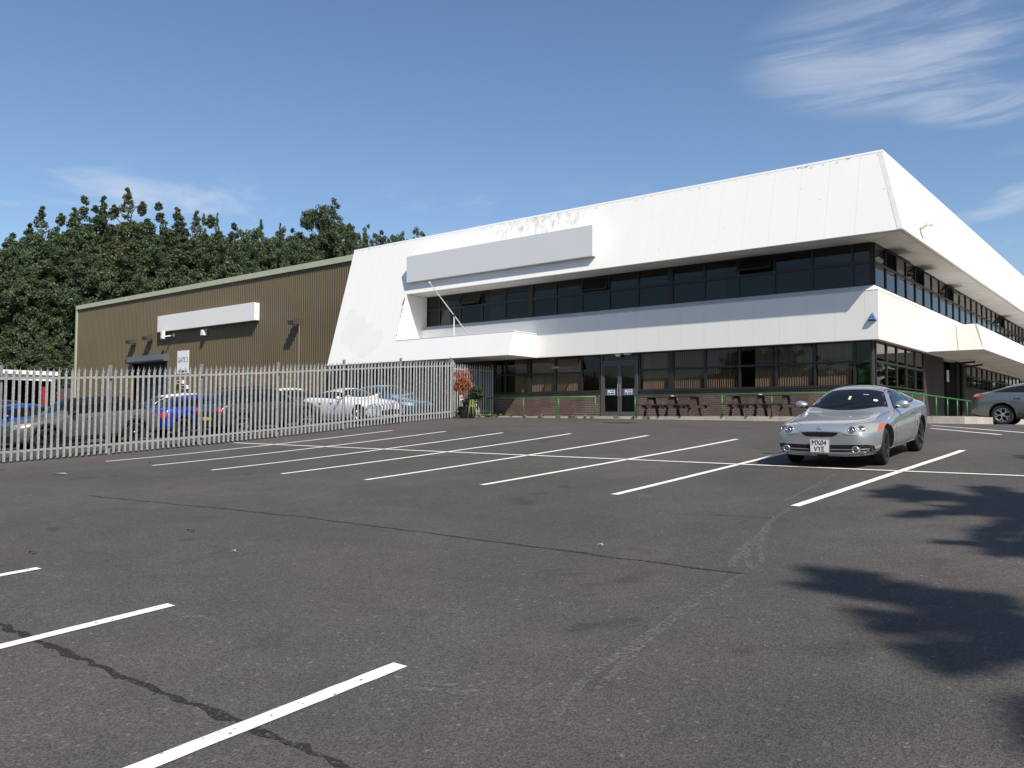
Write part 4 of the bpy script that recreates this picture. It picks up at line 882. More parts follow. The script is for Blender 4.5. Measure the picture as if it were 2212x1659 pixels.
# fallen leaves and grit on the tarmac
LEAFB = mk_mat('dead_leaf', (.05, .03, .02), .8); LEAFL = mk_mat('pale_litter', (.30, .29, .27), .8)
for i, (x_, y_, l, mt_, lab) in enumerate(((412, 1149, .09, LEAFB, 'curled brown leaf on the tarmac in front of the bay lines'), (505, 1194, .04, LEAFL, 'small pale chip on the tarmac near a curled brown leaf'), (1297, 1181, .05, LEAFL, 'small pale chip beside the long tar seam'), (128, 1025, .28, LEAFL, 'pale strip of litter on the tarmac by the fence'), (326, 1001, .10, LEAFB, 'dark twig lying at the end of a bay line'), (70, 1197, .08, LEAFB, 'thin brown twig on the tarmac beyond the short bay line'))):
    p = g(x_, y_); l *= .6; w = l * .3
    mb = MB(); q = [(-l, 0), (-l * .3, w), (l * .5, w * .8), (l, .1 * w), (l * .3, -w), (-l * .5, -w * .7)]
    ca, sa = math.cos(.6), math.sin(.6)
    mb.prism([(p.x + a * ca - b * sa, p.y + a * sa + b * ca, p.z + .012 + .01 * ((k * 7) % 3)) for k, (a, b) in enumerate(q)], (0, 0, .006)); tag(mb.build('litter', mt_), lab, 'litter', 'litter on the tarmac')
# inspection covers
for (x_, y_) in ((1345, 913),):
    p = g(x_, y_); tag(MB().box(p.x - .5, p.x + .5, p.y - .4, p.y + .4, p.z - .05, p.z + .008).build('manhole_cover', mk_mat('cast_iron', (.05, .045, .04), .7, var=.3, vscale=20)), 'flat iron manhole cover in the tarmac before the entrance', 'manhole cover')

# ------------------------------------------------------------------ carport and timber fence at far left
CXE = -45.0; A = on_plane_x(127, 806, CXE); zt = A.z; ye = A.y; cz = float(gz(CXE, ye))
cp = thing('carport', 'open carport with flat white-edged roof and red post at the yard end', 'carport', (CXE - 3, ye - 5, cz))
MB().box(CXE - 6, CXE - .05, ye - 12, ye - .02, zt - .10, zt - .03).build('roof', SIGNW, cp)
MB().box(CXE - .05, CXE + .06, ye - 12, ye, zt - .14, zt + .06).build('roof_edge', SIGNW, cp)
MB().box(CXE - .35, CXE - .12, ye - 12, ye - .15, zt - .42, zt - .16).build('gutter_board', SIGNW, cp)
MB().box(CXE - .16, CXE - .02, ye - .3, ye - .16, cz - .2, zt - .15).build('post', PLASTW, cp)
MB().box(CXE - .45, CXE - .38, ye - .62, ye - .45, cz + .3, zt - .7).build('red_post', RED, cp)
MB().box(CXE - 6, CXE - 5.9, ye - 12, ye - .02, cz - .6, zt - .11).box(CXE - 5.9, CXE - .6, ye - .12, ye - .03, cz - .6, zt - .11).build('back_wall', BLACK, cp)
for q in (4.5, 9): MB().box(CXE - .16, CXE - .02, ye - q, ye - q + .14, cz - .6, zt - .15).build('post', PLASTW, cp)
wf = thing('timber_fence', 'brown close-boarded timber fence between the carport and the shed', 'fence', (-70, 31, .1))
WB = [mk_mat('fence_board_%d' % i, c, .9, var=.2, vscale=3) for i, c in enumerate(((.15, .095, .07), (.13, .08, .06), (.17, .105, .075)))]
xx = -77.0; k = 0
while xx < -68.9: MB().box(xx, xx + .30, 31.0 + (k % 2) * .02, 31.03 + (k % 2) * .02, -.1, 2.55 + random.uniform(-.03, .03)).build('board', WB[k % 3], wf); xx += .31; k += 1
# ------------------------------------------------------------------ cars
def paint(name, c, metal=.6, rough=.32, coat=1.0): return mk_mat(name, c, rough, metal, coat=coat)
CARGLASS = mk_mat('car_glass', (.008, .009, .011), .03, spec=.6)
CARGLASSY = mk_mat('car_glass_dull', (.006, .007, .008), .12, spec=.18)
CARGLASSB = mk_mat('car_glass_blue', (.02, .03, .045), .03, spec=.7)
TYRE = mk_mat('tyre_rubber', (.014, .014, .015), .85); PLAS = mk_mat('black_plastic', (.012, .012, .012), .55, spec=.25)
CHROME = mk_mat('chrome', (.75, .75, .76), .12, 1.0); ALLOY = mk_mat('alloy', (.55, .55, .56), .28, .9); ALLOYD = mk_mat('dark_alloy', (.09, .09, .095), .25, .8)
LENS = mk_mat('lamp_lens', (.42, .43, .38), .10, .35, spec=.8); AMBER = mk_mat('amber_lens', (.42, .12, .03), .1, spec=.7); REDL = mk_mat('red_lens', (.42, .01, .02), .12, spec=.7)
PLATEW = mk_mat('plate_white', (.80, .80, .78), .5); PLATEY = mk_mat('plate_yellow', (.75, .55, .05), .5); BULB = mk_mat('lamp_bowl', (.30, .30, .29), .15, .9)
def curve(pts): return pchip([p[0] for p in pts], [p[1] for p in pts])
def lin(pts):
    xs, ys = [p[0] for p in pts], [p[1] for p in pts]; return lambda x: float(np.interp(x, xs, ys))
def spec(L, W, H, hood0, hoodc, xc, xrf, xrr, xdk, zdk, belt0, belt1, wf, wr, rw, clear=.17, rail=.60, railc=.66, belt_w=.80, nose=.62, tail=.66, tail_low=.35):
    h = W / 2; S = dict(L=L, W=W, H=H, xc=xc, xrf=xrf, xrr=xrr, xdk=xdk, wf=wf, wr=wr, rw=rw)
    S['zt'] = curve([(0, hood0 - .10), (.05, hood0 - .03), (.22, hood0 + .02), (xc * .6, hood0 + (hoodc - hood0) * .62), (xc, hoodc), (xc + .55 * (xrf - xc), hoodc + .62 * (H - .04 - hoodc)), (xrf, H - .035), ((xrf + xrr) / 2, H), (xrr, H - .05), (xrr + .55 * (xdk - xrr), (H - .05) * .5 + zdk * .5 + .015), (xdk, zdk), (L - .10, zdk - .015), (L - .03, zdk - .08), (L, zdk - .2)])
    S['zs'] = curve([(0, hood0 - .16), (.25, hood0 - .06), (wf, hoodc - .14), (xc, belt0 - .06), (xrf, belt0 - .01), (xrr, belt1 - .02), (min(xdk, L - .25), belt1), (L - .1, min(belt1, zdk) - .10), (L, min(belt1, zdk) - .25)])
    S['wm'] = curve([(0, h * nose), (.06, h * (nose + .12)), (.2, h * .88), (.45, h * .955), (wf, h * .995), (L * .4, h * .985), (L * .6, h * .99), (wr, h), (L - .4, h * .965), (L - .15, h * .89), (L - .04, h * (tail + .1)), (L, h * tail)])
    S['zb'] = lin([(0, clear + .06), (.25, clear), (L - .5, clear), (L, clear + .12)])
    S['wr'] = curve([(0, h * .36), (.3, h * .46), (xc * .6, h * .50), (xc, railc), (xrf, rail), ((xrf + xrr) / 2, rail + .01), (xrr, rail - .01), (xdk, rail + .06 if xdk < L - .3 else rail), (L - .1, h * .55), (L, h * .42)])
    S['wr_x'] = wr; S['rail'] = rail; S['belt_w'] = belt_w; S['belt'] = (belt0, belt1); S['zdk'] = zdk; S['hoodc'] = hoodc
    def zr(x):
        zt, zs = float(S['zt'](x)), float(S['zs'](x))
        k = .93 if x < xc else (.93 if x > xdk else .90)
        return zs + (zt - zs) * k
    def sec(x):
        wm, zs, zt, zb = float(S['wm'](x)), float(S['zs'](x)), float(S['zt'](x)), S['zb'](x); w6 = min(float(S['wr'](x)), wm * .86)
        cab = np.interp(x, [xc - .2, xc + .25, xdk - .25, xdk + .05], [0, 1, 1, 0])
        w5 = wm * .80 * (1 - cab) + min(belt_w, wm * .955) * cab; z5 = zs + (zt - zs) * .55 * (1 - cab) + .035 * cab
        z6 = zr(x); zm = zb + (zs - zb) * .55
        return [(0, zb), (wm * .74, zb), (wm * .955, zb + .055), (wm * 1.0, zm), (wm * .975, zs), (w5, z5), (w6, z6), (0, zt)]
    S['sec'] = sec; S['zr'] = zr
    return S
def body_mesh(S, extra=()):
    L, xc, xrf, xrr, xdk = S['L'], S['xc'], S['xrf'], S['xrr'], S['xdk']
    xs = sorted(set([0, .05, .18, .4, S['wf'] * .75, S['wf'] + .05, xc - .12, xc, xc + .2, (xc + xrf) / 2, xrf - .08, xrf + .1, (xrf + xrr) / 2, xrr - .1, xrr + .08, (xrr + xdk) / 2, xdk - .06, min(xdk + .08, L - .12), L - .3 if xdk < L - .35 else L - .10, L - .04, L] + list(extra)))
    xs = [x for i, x in enumerate(xs) if i == 0 or x - xs[i - 1] > .012]
    bm = bmesh.new(); rings = []
    for x in xs:
        s = S['sec'](x); ring = [bm.verts.new((x, y, z)) for y, z in s] + [bm.verts.new((x, -y, z)) for y, z in reversed(s[1:-1])]; rings.append(ring)
    n = len(rings[0])
    for a, b in zip(rings[:-1], rings[1:]):
        for k in range(n): bm.faces.new((a[k], a[(k + 1) % n], b[(k + 1) % n], b[k]))
    for r_, fl in ((rings[0], False), (rings[-1], True)):
        h = (n - 2) // 2
        rows = [(r_[0],)] + [(r_[k], r_[n - k]) for k in range(1, h + 1)] + [(r_[h + 1],)]
        for a, b in zip(rows[:-1], rows[1:]):
            bm.faces.new([a[0], b[0]] + ([b[1]] if len(b) > 1 else []) + ([a[1]] if len(a) > 1 else []))
    bmesh.ops.recalc_face_normals(bm, faces=bm.faces)
    me = bpy.data.meshes.new('cage'); bm.to_mesh(me); bm.free()
    o = bpy.data.objects.new('cage', me); COL.objects.link(o)
    md = o.modifiers.new('s', 'SUBSURF'); md.levels = 2; md.render_levels = 2
    dg = bpy.context.evaluated_depsgraph_get(); m1 = bpy.data.meshes.new_from_object(o.evaluated_get(dg))
    bv = BVHTree.FromPolygons([v.co.copy() for v in m1.vertices], [tuple(p.vertices) for p in m1.polygons])
    # cut the wheel arches
    cb = bmesh.new(); ra = S['rw'] + .055
    for xw in (S['wf'], S['wr_x']):
        for s in (-1, 1):
            mt = Matrix.Translation((xw, s * (S['W'] / 2), S['rw'] + .01)) @ Matrix.Rotation(math.pi / 2, 4, 'X')
            bmesh.ops.create_cone(cb, cap_ends=True, segments=40, radius1=ra, radius2=ra, depth=.56, matrix=mt)
    cm = bpy.data.meshes.new('cut'); cb.to_mesh(cm); cb.free(); co = bpy.data.objects.new('cut', cm); COL.objects.link(co)
    md = o.modifiers.new('b', 'BOOLEAN'); md.operation = 'DIFFERENCE'; md.object = co; md.solver = 'EXACT'
    bpy.context.view_layer.update(); dg = bpy.context.evaluated_depsgraph_get(); m2 = bpy.data.meshes.new_from_object(o.evaluated_get(dg))
    COL.objects.unlink(o); COL.objects.unlink(co); bpy.data.objects.remove(o); bpy.data.objects.remove(co)
    idx = []
    for p in m2.polygons:
        c = p.center; ins = any(math.hypot(c.x - xw, c.z - S['rw'] - .01) < ra + .004 and abs(c.y) < S['W'] / 2 - .0 for xw in (S['wf'], S['wr_x'])) 
        nrm = p.normal; rad = any(math.hypot(c.x - xw, c.z - S['rw'] - .01) < ra + .004 for xw in (S['wf'], S['wr_x']))
        idx.append(1 if rad else 0)
    m2.materials.clear()
    return m2, bv, idx
def fin_mesh(me, idx, mats):
    for x in mats: me.materials.append(x)
    me.polygons.foreach_set('material_index', idx); me.polygons.foreach_set('use_smooth', [True] * len(me.polygons))
    return me
def resample(pl, n):
    P = [Vector((p[0], p[1], 0)) for p in pl]; ds = [0]
    for a, b in zip(P[:-1], P[1:]): ds.append(ds[-1] + (b - a).length)
    out = []
    for i in range(n):
        t = ds[-1] * i / (n - 1); j = max(k for k in range(len(ds) - 1) if ds[k] <= t + 1e-9); q = (t - ds[j]) / max(1e-9, ds[j + 1] - ds[j]); out.append(P[j].lerp(P[j + 1], min(1, q)))
    return out
def patch(bv, lo, hi, view, off=.004, n=14, m_=5, skirt=.012):
    """grid between two outline curves, laid on the body: view 'L'/'R' side, 'F' front, 'B' back, 'T' top"""
    lo, hi = resample(lo, n), resample(hi, n); V = []; N = []
    for j in range(m_):
        for i in range(n):
            p = lo[i].lerp(hi[i], j / (m_ - 1)); a, b = p.x, p.y
            o, d = {'L': ((a, -3, b), (0, 1, 0)), 'R': ((a, 3, b), (0, -1, 0)), 'F': ((-3, a, b), (1, 0, 0)), 'B': ((9, a, b), (-1, 0, 0)), 'T': ((a, b, 4), (0, 0, -1))}[view]
            h = bv.ray_cast(Vector(o), Vector(d))
            if h[0] is None:
                q = {'L': (a, -.8, b), 'R': (a, .8, b), 'F': (.1, a, b), 'B': (4.3, a, b), 'T': (a, b, .8)}[view]; h = bv.find_nearest(Vector(q))
            nn = h[1]
            if nn.dot(Vector(d)) > 0: nn = -nn
            V.append(h[0]); N.append(nn)
    mb = MB(); top = [v + k * off for v, k in zip(V, N)]
    fs = [(j * n + i, j * n + i + 1, (j + 1) * n + i + 1, (j + 1) * n + i) for j in range(m_ - 1) for i in range(n - 1)]
    mb.add(top, fs)
    rim = [i for i in range(n)] + [j * n + n - 1 for j in range(1, m_)] + [(m_ - 1) * n + i for i in range(n - 2, -1, -1)] + [j * n for j in range(m_ - 2, 0, -1)]
    b0 = len(mb.v); mb.v += [tuple(top[k]) for k in rim]; base = len(mb.v); mb.v += [tuple(V[k] - N[k] * skirt) for k in rim]
    for q in range(len(rim)): mb.f.append((b0 + q, b0 + (q + 1) % len(rim), base + (q + 1) % len(rim), base + q)); mb.mi.append(0)
    return mb
def strip(bv, pl, w, view, off=.003):
    P = resample(pl, max(3, len(pl) * 4)); lo, hi = [], []
    for i, p in enumerate(P):
        d = (P[min(i + 1, len(P) - 1)] - P[max(0, i - 1)]).normalized(); nn = Vector((-d.y, d.x, 0)) * w / 2; lo.append(p - nn); hi.append(p + nn)
    return patch(bv, lo, hi, view, off, len(P), 2, .006)
def mir(pl): return [(-a, b) for a, b in pl]
_wc = {}
def wheel_meshes(rw, style, spokes, rimmat):
    key = (rw, style, spokes, rimmat.name)
    if key in _wc: return _wc[key]
    w = .105; rr = rw * .70
    t = MB().lathe([(rr, -w), (rw - .03, -w), (rw - .006, -w + .02), (rw, -w + .05), (rw, w - .05), (rw - .006, w - .02), (rw - .03, w), (rr, w), (rr - .02, w - .03), (rr - .02, -w + .03)], (0, 0, 0), 'y', 36, True).build('tyre', TYRE, None, True, origin=(0, 0, 0))
    rm = MB().lathe([(rr + .006, -w + .012), (rr - .012, -w + .006), (rr - .03, -w + .03), (rr - .035, w - .02)], (0, 0, 0), 'y', 36)
    rm.lathe([(.001, -w + .01), (.03, -w + .012), (.06, -w + .03), (.065, -w + .06), (.001, -w + .06)], (0, 0, 0), 'y', 14)
    for k in range(spokes):
        a = 2 * math.pi * k / spokes; u = Vector((math.cos(a), 0, math.sin(a))); v = Vector((-math.sin(a), 0, math.cos(a))); y0 = Vector((0, -w + .02, 0))
        if style == 'Y':
            rm.bar(u * .04 + y0, u * rr * .55 + y0, .03, .05, up=(0, 1, 0))
            for s in (-1, 1): rm.bar(u * rr * .5 + y0, u * (rr - .02) * .97 + v * s * rr * .27 + y0, .028, .035, up=(0, 1, 0))
        else: rm.bar(u * .04 + y0, u * (rr - .02) + y0, .03, .05 if spokes < 7 else .03, up=(0, 1, 0))
    rm = rm.build('rim', rimmat, None, False, origin=(0, 0, 0))
    dk = MB().lathe([(.001, .0), (rr - .03, .0)], (0, 0, 0), 'y', 24).build('brake_disc', PLAS, None, origin=(0, 0, 0))
    r = (t.data, rm.data, dk.data)
    for o in (t, rm, dk): bpy.data.objects.remove(o)
    _wc[key] = r; return r
def place_car(name, label, cat, S, front, heading, ground, group=None):
    """front = world XY of the centre of the front axle, heading in radians (direction the nose points)"""
    wb = S['wr_x'] - S['wf']; hx, hy = math.cos(heading), math.sin(heading)
    f = Vector((front[0], front[1], 0)); r_ = f - Vector((hx, hy, 0)) * wb
    side = Vector((-hy, hx, 0))
    f.z = ground(f.x, f.y); r_.z = ground(r_.x, r_.y)
    l = f + side * .75; q = f - side * .75; l.z, q.z = ground(l.x, l.y), ground(q.x, q.y)
    ex = (r_ - f).normalized(); ey0 = (q - l).normalized()          # local y = car's right when x points rearwards? kept right-handed below
    ez = ex.cross(ey0).normalized()
    if ez.z < 0: ez = -ez
    ey = ez.cross(ex).normalized()
    o = f - ex * S['wf']
    t = bpy.data.objects.new(name, None); COL.objects.link(t); ORG[t.name] = np.zeros(3); tag(t, label, cat, group)
    mt = Matrix.Identity(4)
    for i in range(3): mt[i][0], mt[i][1], mt[i][2], mt[i][3] = ex[i], ey[i], ez[i], o[i]
    # put the empty at mid wheelbase on the ground
    mid = Vector((S['wf'] + wb / 2, 0, 0)); mt = mt @ Matrix.Translation(mid); t.matrix_world = mt; ORG[t.name] = np.array(mid)
    return t
def add_wheels(t, S, style='Y', spokes=5, rimmat=ALLOY, steer=0.0):
    ty, rm, dk = wheel_meshes(S['rw'], style, spokes, rimmat); off = Vector(ORG[t.name])
    for xw in (S['wf'], S['wr_x']):
        for s in (-1, 1):
            e = bpy.data.objects.new('wheel', ty); COL.objects.link(e); e.parent = t; e.location = Vector((xw, s * (S['W'] / 2 - .165), S['rw'])) - off
            e.rotation_euler = (0, random.uniform(0, 1), (math.pi if s > 0 else 0) + (steer if xw == S['wf'] else 0))
            for nm, me in (('rim', rm), ('brake_disc', dk)): link(nm, me, e)
def generic_windows(t, S, bv, glass=CARGLASS, pillars=True, dk_x=None):
    xc, xrf, xrr, xdk = S['xc'], S['xrf'], S['xrr'], S['xdk']; wb, wt = S['belt_w'] - .10, S['rail'] - .045
    k = np.linspace(-1, 1, 13)
    patch(bv, [(xc + .05 + .20 * a * a, a * wb) for a in k], [(xrf - .05 + .05 * a * a, a * wt) for a in k], 'T', .003, 17, 9).build('windscreen', glass, t, True)
    x0, x1 = xc + .33, xdk - (.12 if xdk < S['L'] - .3 else .22); xs = np.linspace(x0, x1, 15)
    lo = [(x, float(S['zs'](x)) + .055) for x in xs]; hi = []
    for x, l in zip(xs, lo): hi.append((x, max(l[1] + .004, float(S['zr'](x)) - .035)))
    for v in 'LR': patch(bv, lo, hi, v, .003, 18, 5).build('side_window', glass, t, True)
    if pillars:
        for xb in (xrf + .42, xrr - .28):
            for v in 'LR': strip(bv, [(xb, float(S['zs'](xb)) + .05), (xb + .05, float(S['zr'](xb)) - .03)], .055, v, .006).build('pillar', PLAS, t)
def rear_glass(t, S, bv, z0, z1, w0, w1, glass=CARGLASS):
    k = np.linspace(-1, 1, 11); patch(bv, [(a * w0, z0 + .02 * a * a) for a in k], [(a * w1, z1 - .02 * a * a) for a in k], 'B', .003, 13, 6).build('rear_window', glass, t, True)
def rear_glass_top(t, S, bv, w0, w1, glass=CARGLASS):
    k = np.linspace(-1, 1, 11); patch(bv, [(S['xdk'] - .05 - .05 * a * a, a * w0) for a in k], [(S['xrr'] + .06 - .04 * a * a, a * w1) for a in k], 'T', .003, 13, 7).build('rear_window', glass, t, True)
def mirror(t, S, mat, x, z, y):
    for s in (-1, 1):
        bm = bmesh.new(); bmesh.ops.create_uvsphere(bm, u_segments=14, v_segments=9, radius=1)
        for v in bm.verts:
            c = v.co; q = Vector((max(-1, min(.45, c.x)) * .095, c.y * .118, c.z * .072 * (1 + .25 * c.y * s)))
            v.co = q + Vector((x, s * y, z))
        me = bpy.data.meshes.new('wing_mirror'); bm.to_mesh(me); bm.free(); me.materials.append(mat); me.polygons.foreach_set('use_smooth', [True] * len(me.polygons))
        o = link('wing_mirror', me, t, -Vector(ORG[t.name])); ORG[o.name] = np.zeros(3)
        MB().bar((x + .02, s * (y - .10), z - .05), (x + .01, s * (y - .03), z - .03), .05, .04).build('mirror_stalk', PLAS, t)
def body(t, S, mat, extra=(), roofm=None, cabin=False):
    me, bv, idx = body_mesh(S, extra)
    if roofm is not None:
        for i, p in enumerate(me.polygons):
            c = p.center; zs = float(S['zs'](c.x))
            lim = zs + .045 if cabin else max(zs + .1, float(S['zr'](c.x)) - .05)
            if S['xc'] + (.30 if cabin else .45) < c.x < S['L'] - .1 and c.z > lim and c.z > S['zdk'] - .1: idx[i] = 2
    fin_mesh(me, idx, [mat, PLAS] + ([roofm] if roofm is not None else [])); me.name = 'body'
    link('body', me, t, -Vector(ORG[t.name])); return bv
def gaps(t, bv, lines, view, mat=None, w=.009):
    for l in lines: strip(bv, l, w, view, .0015).build('panel_gap', mat or PLAS, t)
def gzf(x, y): return float(gz(x, y))

# --- silver coupe in the bay -------------------------------------------------
SILV = paint('silver_paint', (.50, .51, .53), .68, .33)
S = spec(4.395, 1.76, 1.335, .725, .885, 1.36, 2.14, 2.86, 3.86, .985, .865, .93, .92, 3.45, .315, clear=.185, rail=.575, railc=.64, belt_w=.775, nose=.66)
fw_l, fw_r = ground_at(1909, 998), ground_at(1716, 992)
heading = -math.pi / 2 + .02
fx = -4.76; fy = 14.9
coupe = place_car('silver_coupe', 'silver two-door coupe parked across the bay lines in front of the office', 'car', S, (fx, fy), heading, gzf)
bv = body(coupe, S, SILV)
add_wheels(coupe, S, 'S', 6, ALLOYD, steer=.10)
# glass
k = np.linspace(-1, 1, 13)
patch(bv, [(1.43 + .25 * a * a, a * .675) for a in k], [(2.04 + .06 * a * a, a * .505) for a in k], 'T', .003, 19, 10).build('windscreen', CARGLASS, coupe, True)
lo = [(1.80, .92), (2.0, .93), (2.4, .955), (2.8, .975), (3.1, .995), (3.36, 1.03)]
hi = [(1.80, .93), (2.0, 1.06), (2.2, 1.175), (2.5, 1.215), (2.8, 1.20), (3.1, 1.135), (3.36, 1.04)]
for v in 'LR':
    patch(bv, [(a - (.03 if i == 0 else -.03 if i == 5 else 0), b - .018) for i, (a, b) in enumerate(lo)], [(a, b + .02) for a, b in hi], v, .002, 20, 5).build('window_seal', PLAS, coupe, True)
    sw = patch(bv, lo, hi, v, .005, 20, 5).build('side_window', CARGLASSB, coupe, True)
    strip(bv, [(2.78, .97), (2.86, 1.20)], .035, v, .008).build('pillar', PLAS, coupe)
rear_glass_top(coupe, S, bv, .56, .50)
# front end
for sgn in (1, -1):
    f_ = (lambda pl: pl) if sgn > 0 else mir
    HL = patch(bv, f_([(.355, .585), (.46, .565), (.60, .565), (.72, .575), (.835, .605)]), f_([(.365, .597), (.45, .680), (.58, .722), (.72, .726), (.835, .70)]), 'F', .006, 16, 6).build('headlight', LENS, coupe, True)
    patch(bv, f_([(.808, .610), (.822, .614), (.834, .622)]), f_([(.785, .720), (.81, .712), (.834, .697)]), 'F', .010, 8, 4).build('indicator', AMBER, HL, True)
    for (cy_, cz_, rr_) in ((.505, .640, .060), (.628, .654, .058)):
        h, hn = bv.ray_cast(Vector((-2, sgn * cy_, cz_)), Vector((1, 0, 0)))[:2]
        if hn.x > 0: hn = -hn
        ax_ = (hn + Vector((-.9, 0, 0))).normalized(); q_ = Vector((-1, 0, 0)).rotation_difference(ax_)
        def disc(prof, name, mt_, par):
            mb_ = MB().lathe(prof, (0, 0, 0), 'x', 20); mb_.v = [tuple(h + ax_ * .012 + q_ @ Vector(v_)) for v_ in mb_.v]; return mb_.build(name, mt_, par, True)
        disc([(rr_ + .004, .012), (rr_, -.010), (rr_ - .008, -.014), (rr_ - .013, -.004)], 'lamp_ring', CHROME, HL)
        disc([(.001, -.014), (rr_ * .30, -.013), (rr_ * .34, .0), (rr_ - .014, -.004)], 'lamp_bowl', BULB, HL)
    patch(bv, f_([(.16, .242), (.45, .247), (.70, .262), (.78, .30)]), f_([(.16, .398), (.45, .404), (.70, .408), (.78, .38)]), 'F', .003, 14, 4).build('lower_grille', PLAS, coupe)
    patch(bv, f_([(.17, .315), (.45, .320), (.73, .332)]), f_([(.17, .329), (.45, .334), (.73, .344)]), 'F', .014, 10, 3).build('grille_bar', SILV, coupe, True)
    h = bv.ray_cast(Vector((-2, sgn * .56, .325)), Vector((1, 0, 0)))[0]
    fg = MB().lathe([(.060, .02), (.058, -.02), (.044, -.026), (.040, -.012)], (h.x, sgn * .56, .325), 'x', 20).build('fog_lamp', SILV, coupe, True)
    MB().lathe([(.001, -.018), (.030, -.016), (.041, -.008)], (h.x, sgn * .56, .325), 'x', 16).build('lens', BULB, fg, True)
    # splitter lip below the bumper corner
    patch(bv, f_([(.10, .205), (.45, .20), (.68, .205), (.80, .215)]), f_([(.10, .222), (.45, .220), (.68, .232), (.80, .25)]), 'F', .016, 12, 3).build('lip', SILV, coupe, True)
    MB().lathe([(.001, -.006), (.014, -.004), (.017, .004)], (0, 0, 0), 'y', 10)
patch(bv, [(-.29, .575), (-.22, .535), (0, .528), (.22, .535), (.29, .575)], [(-.29, .600), (-.2, .603), (0, .606), (.2, .603), (.29, .600)], 'F', .003, 15, 4).build('grille', PLAS, coupe, True)
patch(bv, [(-.33, .608), (-.2, .612), (0, .616), (.2, .612), (.33, .608)], [(-.33, .618), (-.2, .624), (0, .628), (.2, .624), (.33, .618)], 'F', .005, 15, 2).build('bonnet_lip', SILV, coupe, True)
h = bv.ray_cast(Vector((-2, 0, .34)), Vector((1, 0, 0)))[0]
pl_ = MB().box(h.x - .035, h.x - .02, -.145, .145, .275, .482).build('number_plate', PLATEW, coupe)
for tx, zc in (('MX04', .433), ('VYE', .328)):
    tm = text_mesh(tx, .118, INK, sx=.83); 
    o = link('lettering', tm, pl_); o.rotation_euler = (math.pi / 2, 0, -math.pi / 2); o.location = Vector((h.x - .0375, 0, zc)) - Vector(ORG[pl_.name])
hb = bv.ray_cast(Vector((-2, 0, .655)), Vector((1, 0, 0)))
if hb[0] is not None:
    c = hb[0]; pts = [Vector((c.x - .008, .045 * math.cos(a), c.z + .018 + .022 * math.sin(a))) for a in np.linspace(0, 2 * math.pi, 17)]
    em = MB().tube(pts, .004, 5, False).bar((c.x - .008, -.018, c.z + .004), (c.x - .008, -.008, c.z + .032), .006).bar((c.x - .008, .018, c.z + .032), (c.x - .008, .008, c.z + .004), .006).bar((c.x - .008, -.012, c.z + .017), (c.x - .008, .012, c.z + .02), .006)
    em.build('bonnet_badge', CHROME, coupe, True)
for v, s in (('L', -1), ('R', 1)):
    gaps(coupe, bv, [[(1.42, .845), (1.45, .60), (1.50, .34), (1.60, .27), (2.55, .27), (2.74, .40), (2.85, .66), (2.88, .93)], [(1.25, .60), (1.27, .52)]], v)
    strip(bv, [(.98, .665), (1.4, .70), (2.2, .74), (3.0, .765), (3.75, .775)], .012, v, .002).build('swage_line', mk_mat('swage_shadow', (.20, .21, .22), .4, .5), coupe)
    hh = bv.ray_cast(Vector((2.70, s * 3, .80)), Vector((0, -s, 0)))[0]
    MB().box(2.62, 2.80, min(hh.y, hh.y + s * .025), max(hh.y, hh.y + s * .025), .795, .825).build('door_handle', SILV, coupe)
    hh = bv.ray_cast(Vector((1.22, s * 3, .655)), Vector((0, -s, 0)))[0]
    MB().box(1.19, 1.25, min(hh.y - s * .005, hh.y + s * .012), max(hh.y - s * .005, hh.y + s * .012), .64, .67).build('side_repeater', AMBER, coupe)
    strip(bv, [(1.15, .245), (2.0, .235), (3.15, .245)], .03, v, .008).build('side_skirt', SILV, coupe)
    for q in (.62, .56): strip(bv, [(3.0, q), (3.03, q - .045)], .018, v, .004).build('fuel_flap_mark', PLAS, coupe)
# bonnet shut lines and cowl
for s in (-1, 1):
    strip(bv, [(.14, s * .34), (.5, s * .60), (1.0, s * .68), (1.5, s * .735)], .008, 'T', .0015).build('panel_gap', PLAS, coupe)
    strip(bv, [(2.14, s * .50), (2.6, s * .505), (2.9, s * .49)], .014, 'T', .002).build('roof_gutter', PLAS, coupe)
strip(bv, [(1.405 + .25 * a * a, a * .675) for a in k], .06, 'T', .0025).build('cowl', PLAS, coupe)
for (y0, y1) in ((-.10, -.60), (.42, -.12)):
    p0 = bv.ray_cast(Vector((1.47, y0, 3)), Vector((0, 0, -1)))[0]; p1 = bv.ray_cast(Vector((1.62, y1, 3)), Vector((0, 0, -1)))[0]; pm = bv.ray_cast(Vector((1.53, (y0 + y1) / 2, 3)), Vector((0, 0, -1)))[0]
    up_ = Vector((-.015, 0, .02)); MB().tube([p0 + up_, pm + up_, p1 + up_], .008, 6).build('wiper', PLAS, coupe)
mirror(coupe, S, SILV, 1.80, .98, .885)
def stick(name, mat, x, y, rx, ry, n=14):
    pts = [(x + rx * math.cos(a), y + ry * math.sin(a)) for a in np.linspace(0, math.pi, 8)]; pts2 = [(x + rx * math.cos(a), y + ry * math.sin(a)) for a in np.linspace(0, -math.pi, 8)]
    return patch(bv, pts2, pts, 'T', .005, 9, 3, .001).build(name, mat, coupe)
stick('tax_disc', mk_mat('disc_paper', (.45, .62, .48), .5), 1.72, -.46, .035, .042)
patch(bv, [(1.70, -.03), (1.80, -.03)], [(1.70, .01), (1.80, .01)], 'T', .005, 4, 3, .001).build('air_freshener', mk_mat('freshener', (.55, .60, .35), .6), coupe)
patch(bv, [(1.86, -.31), (1.87, -.31)], [(1.86, -.22), (1.87, -.22)], 'T', .005, 4, 2, .001).build('screen_glint', PLATEW, coupe)
for s in (-1, 1): strip(bv, [(s * .45, .80), (s * .72, .80)], .12, 'B', .004).build('tail_light', REDL, coupe)
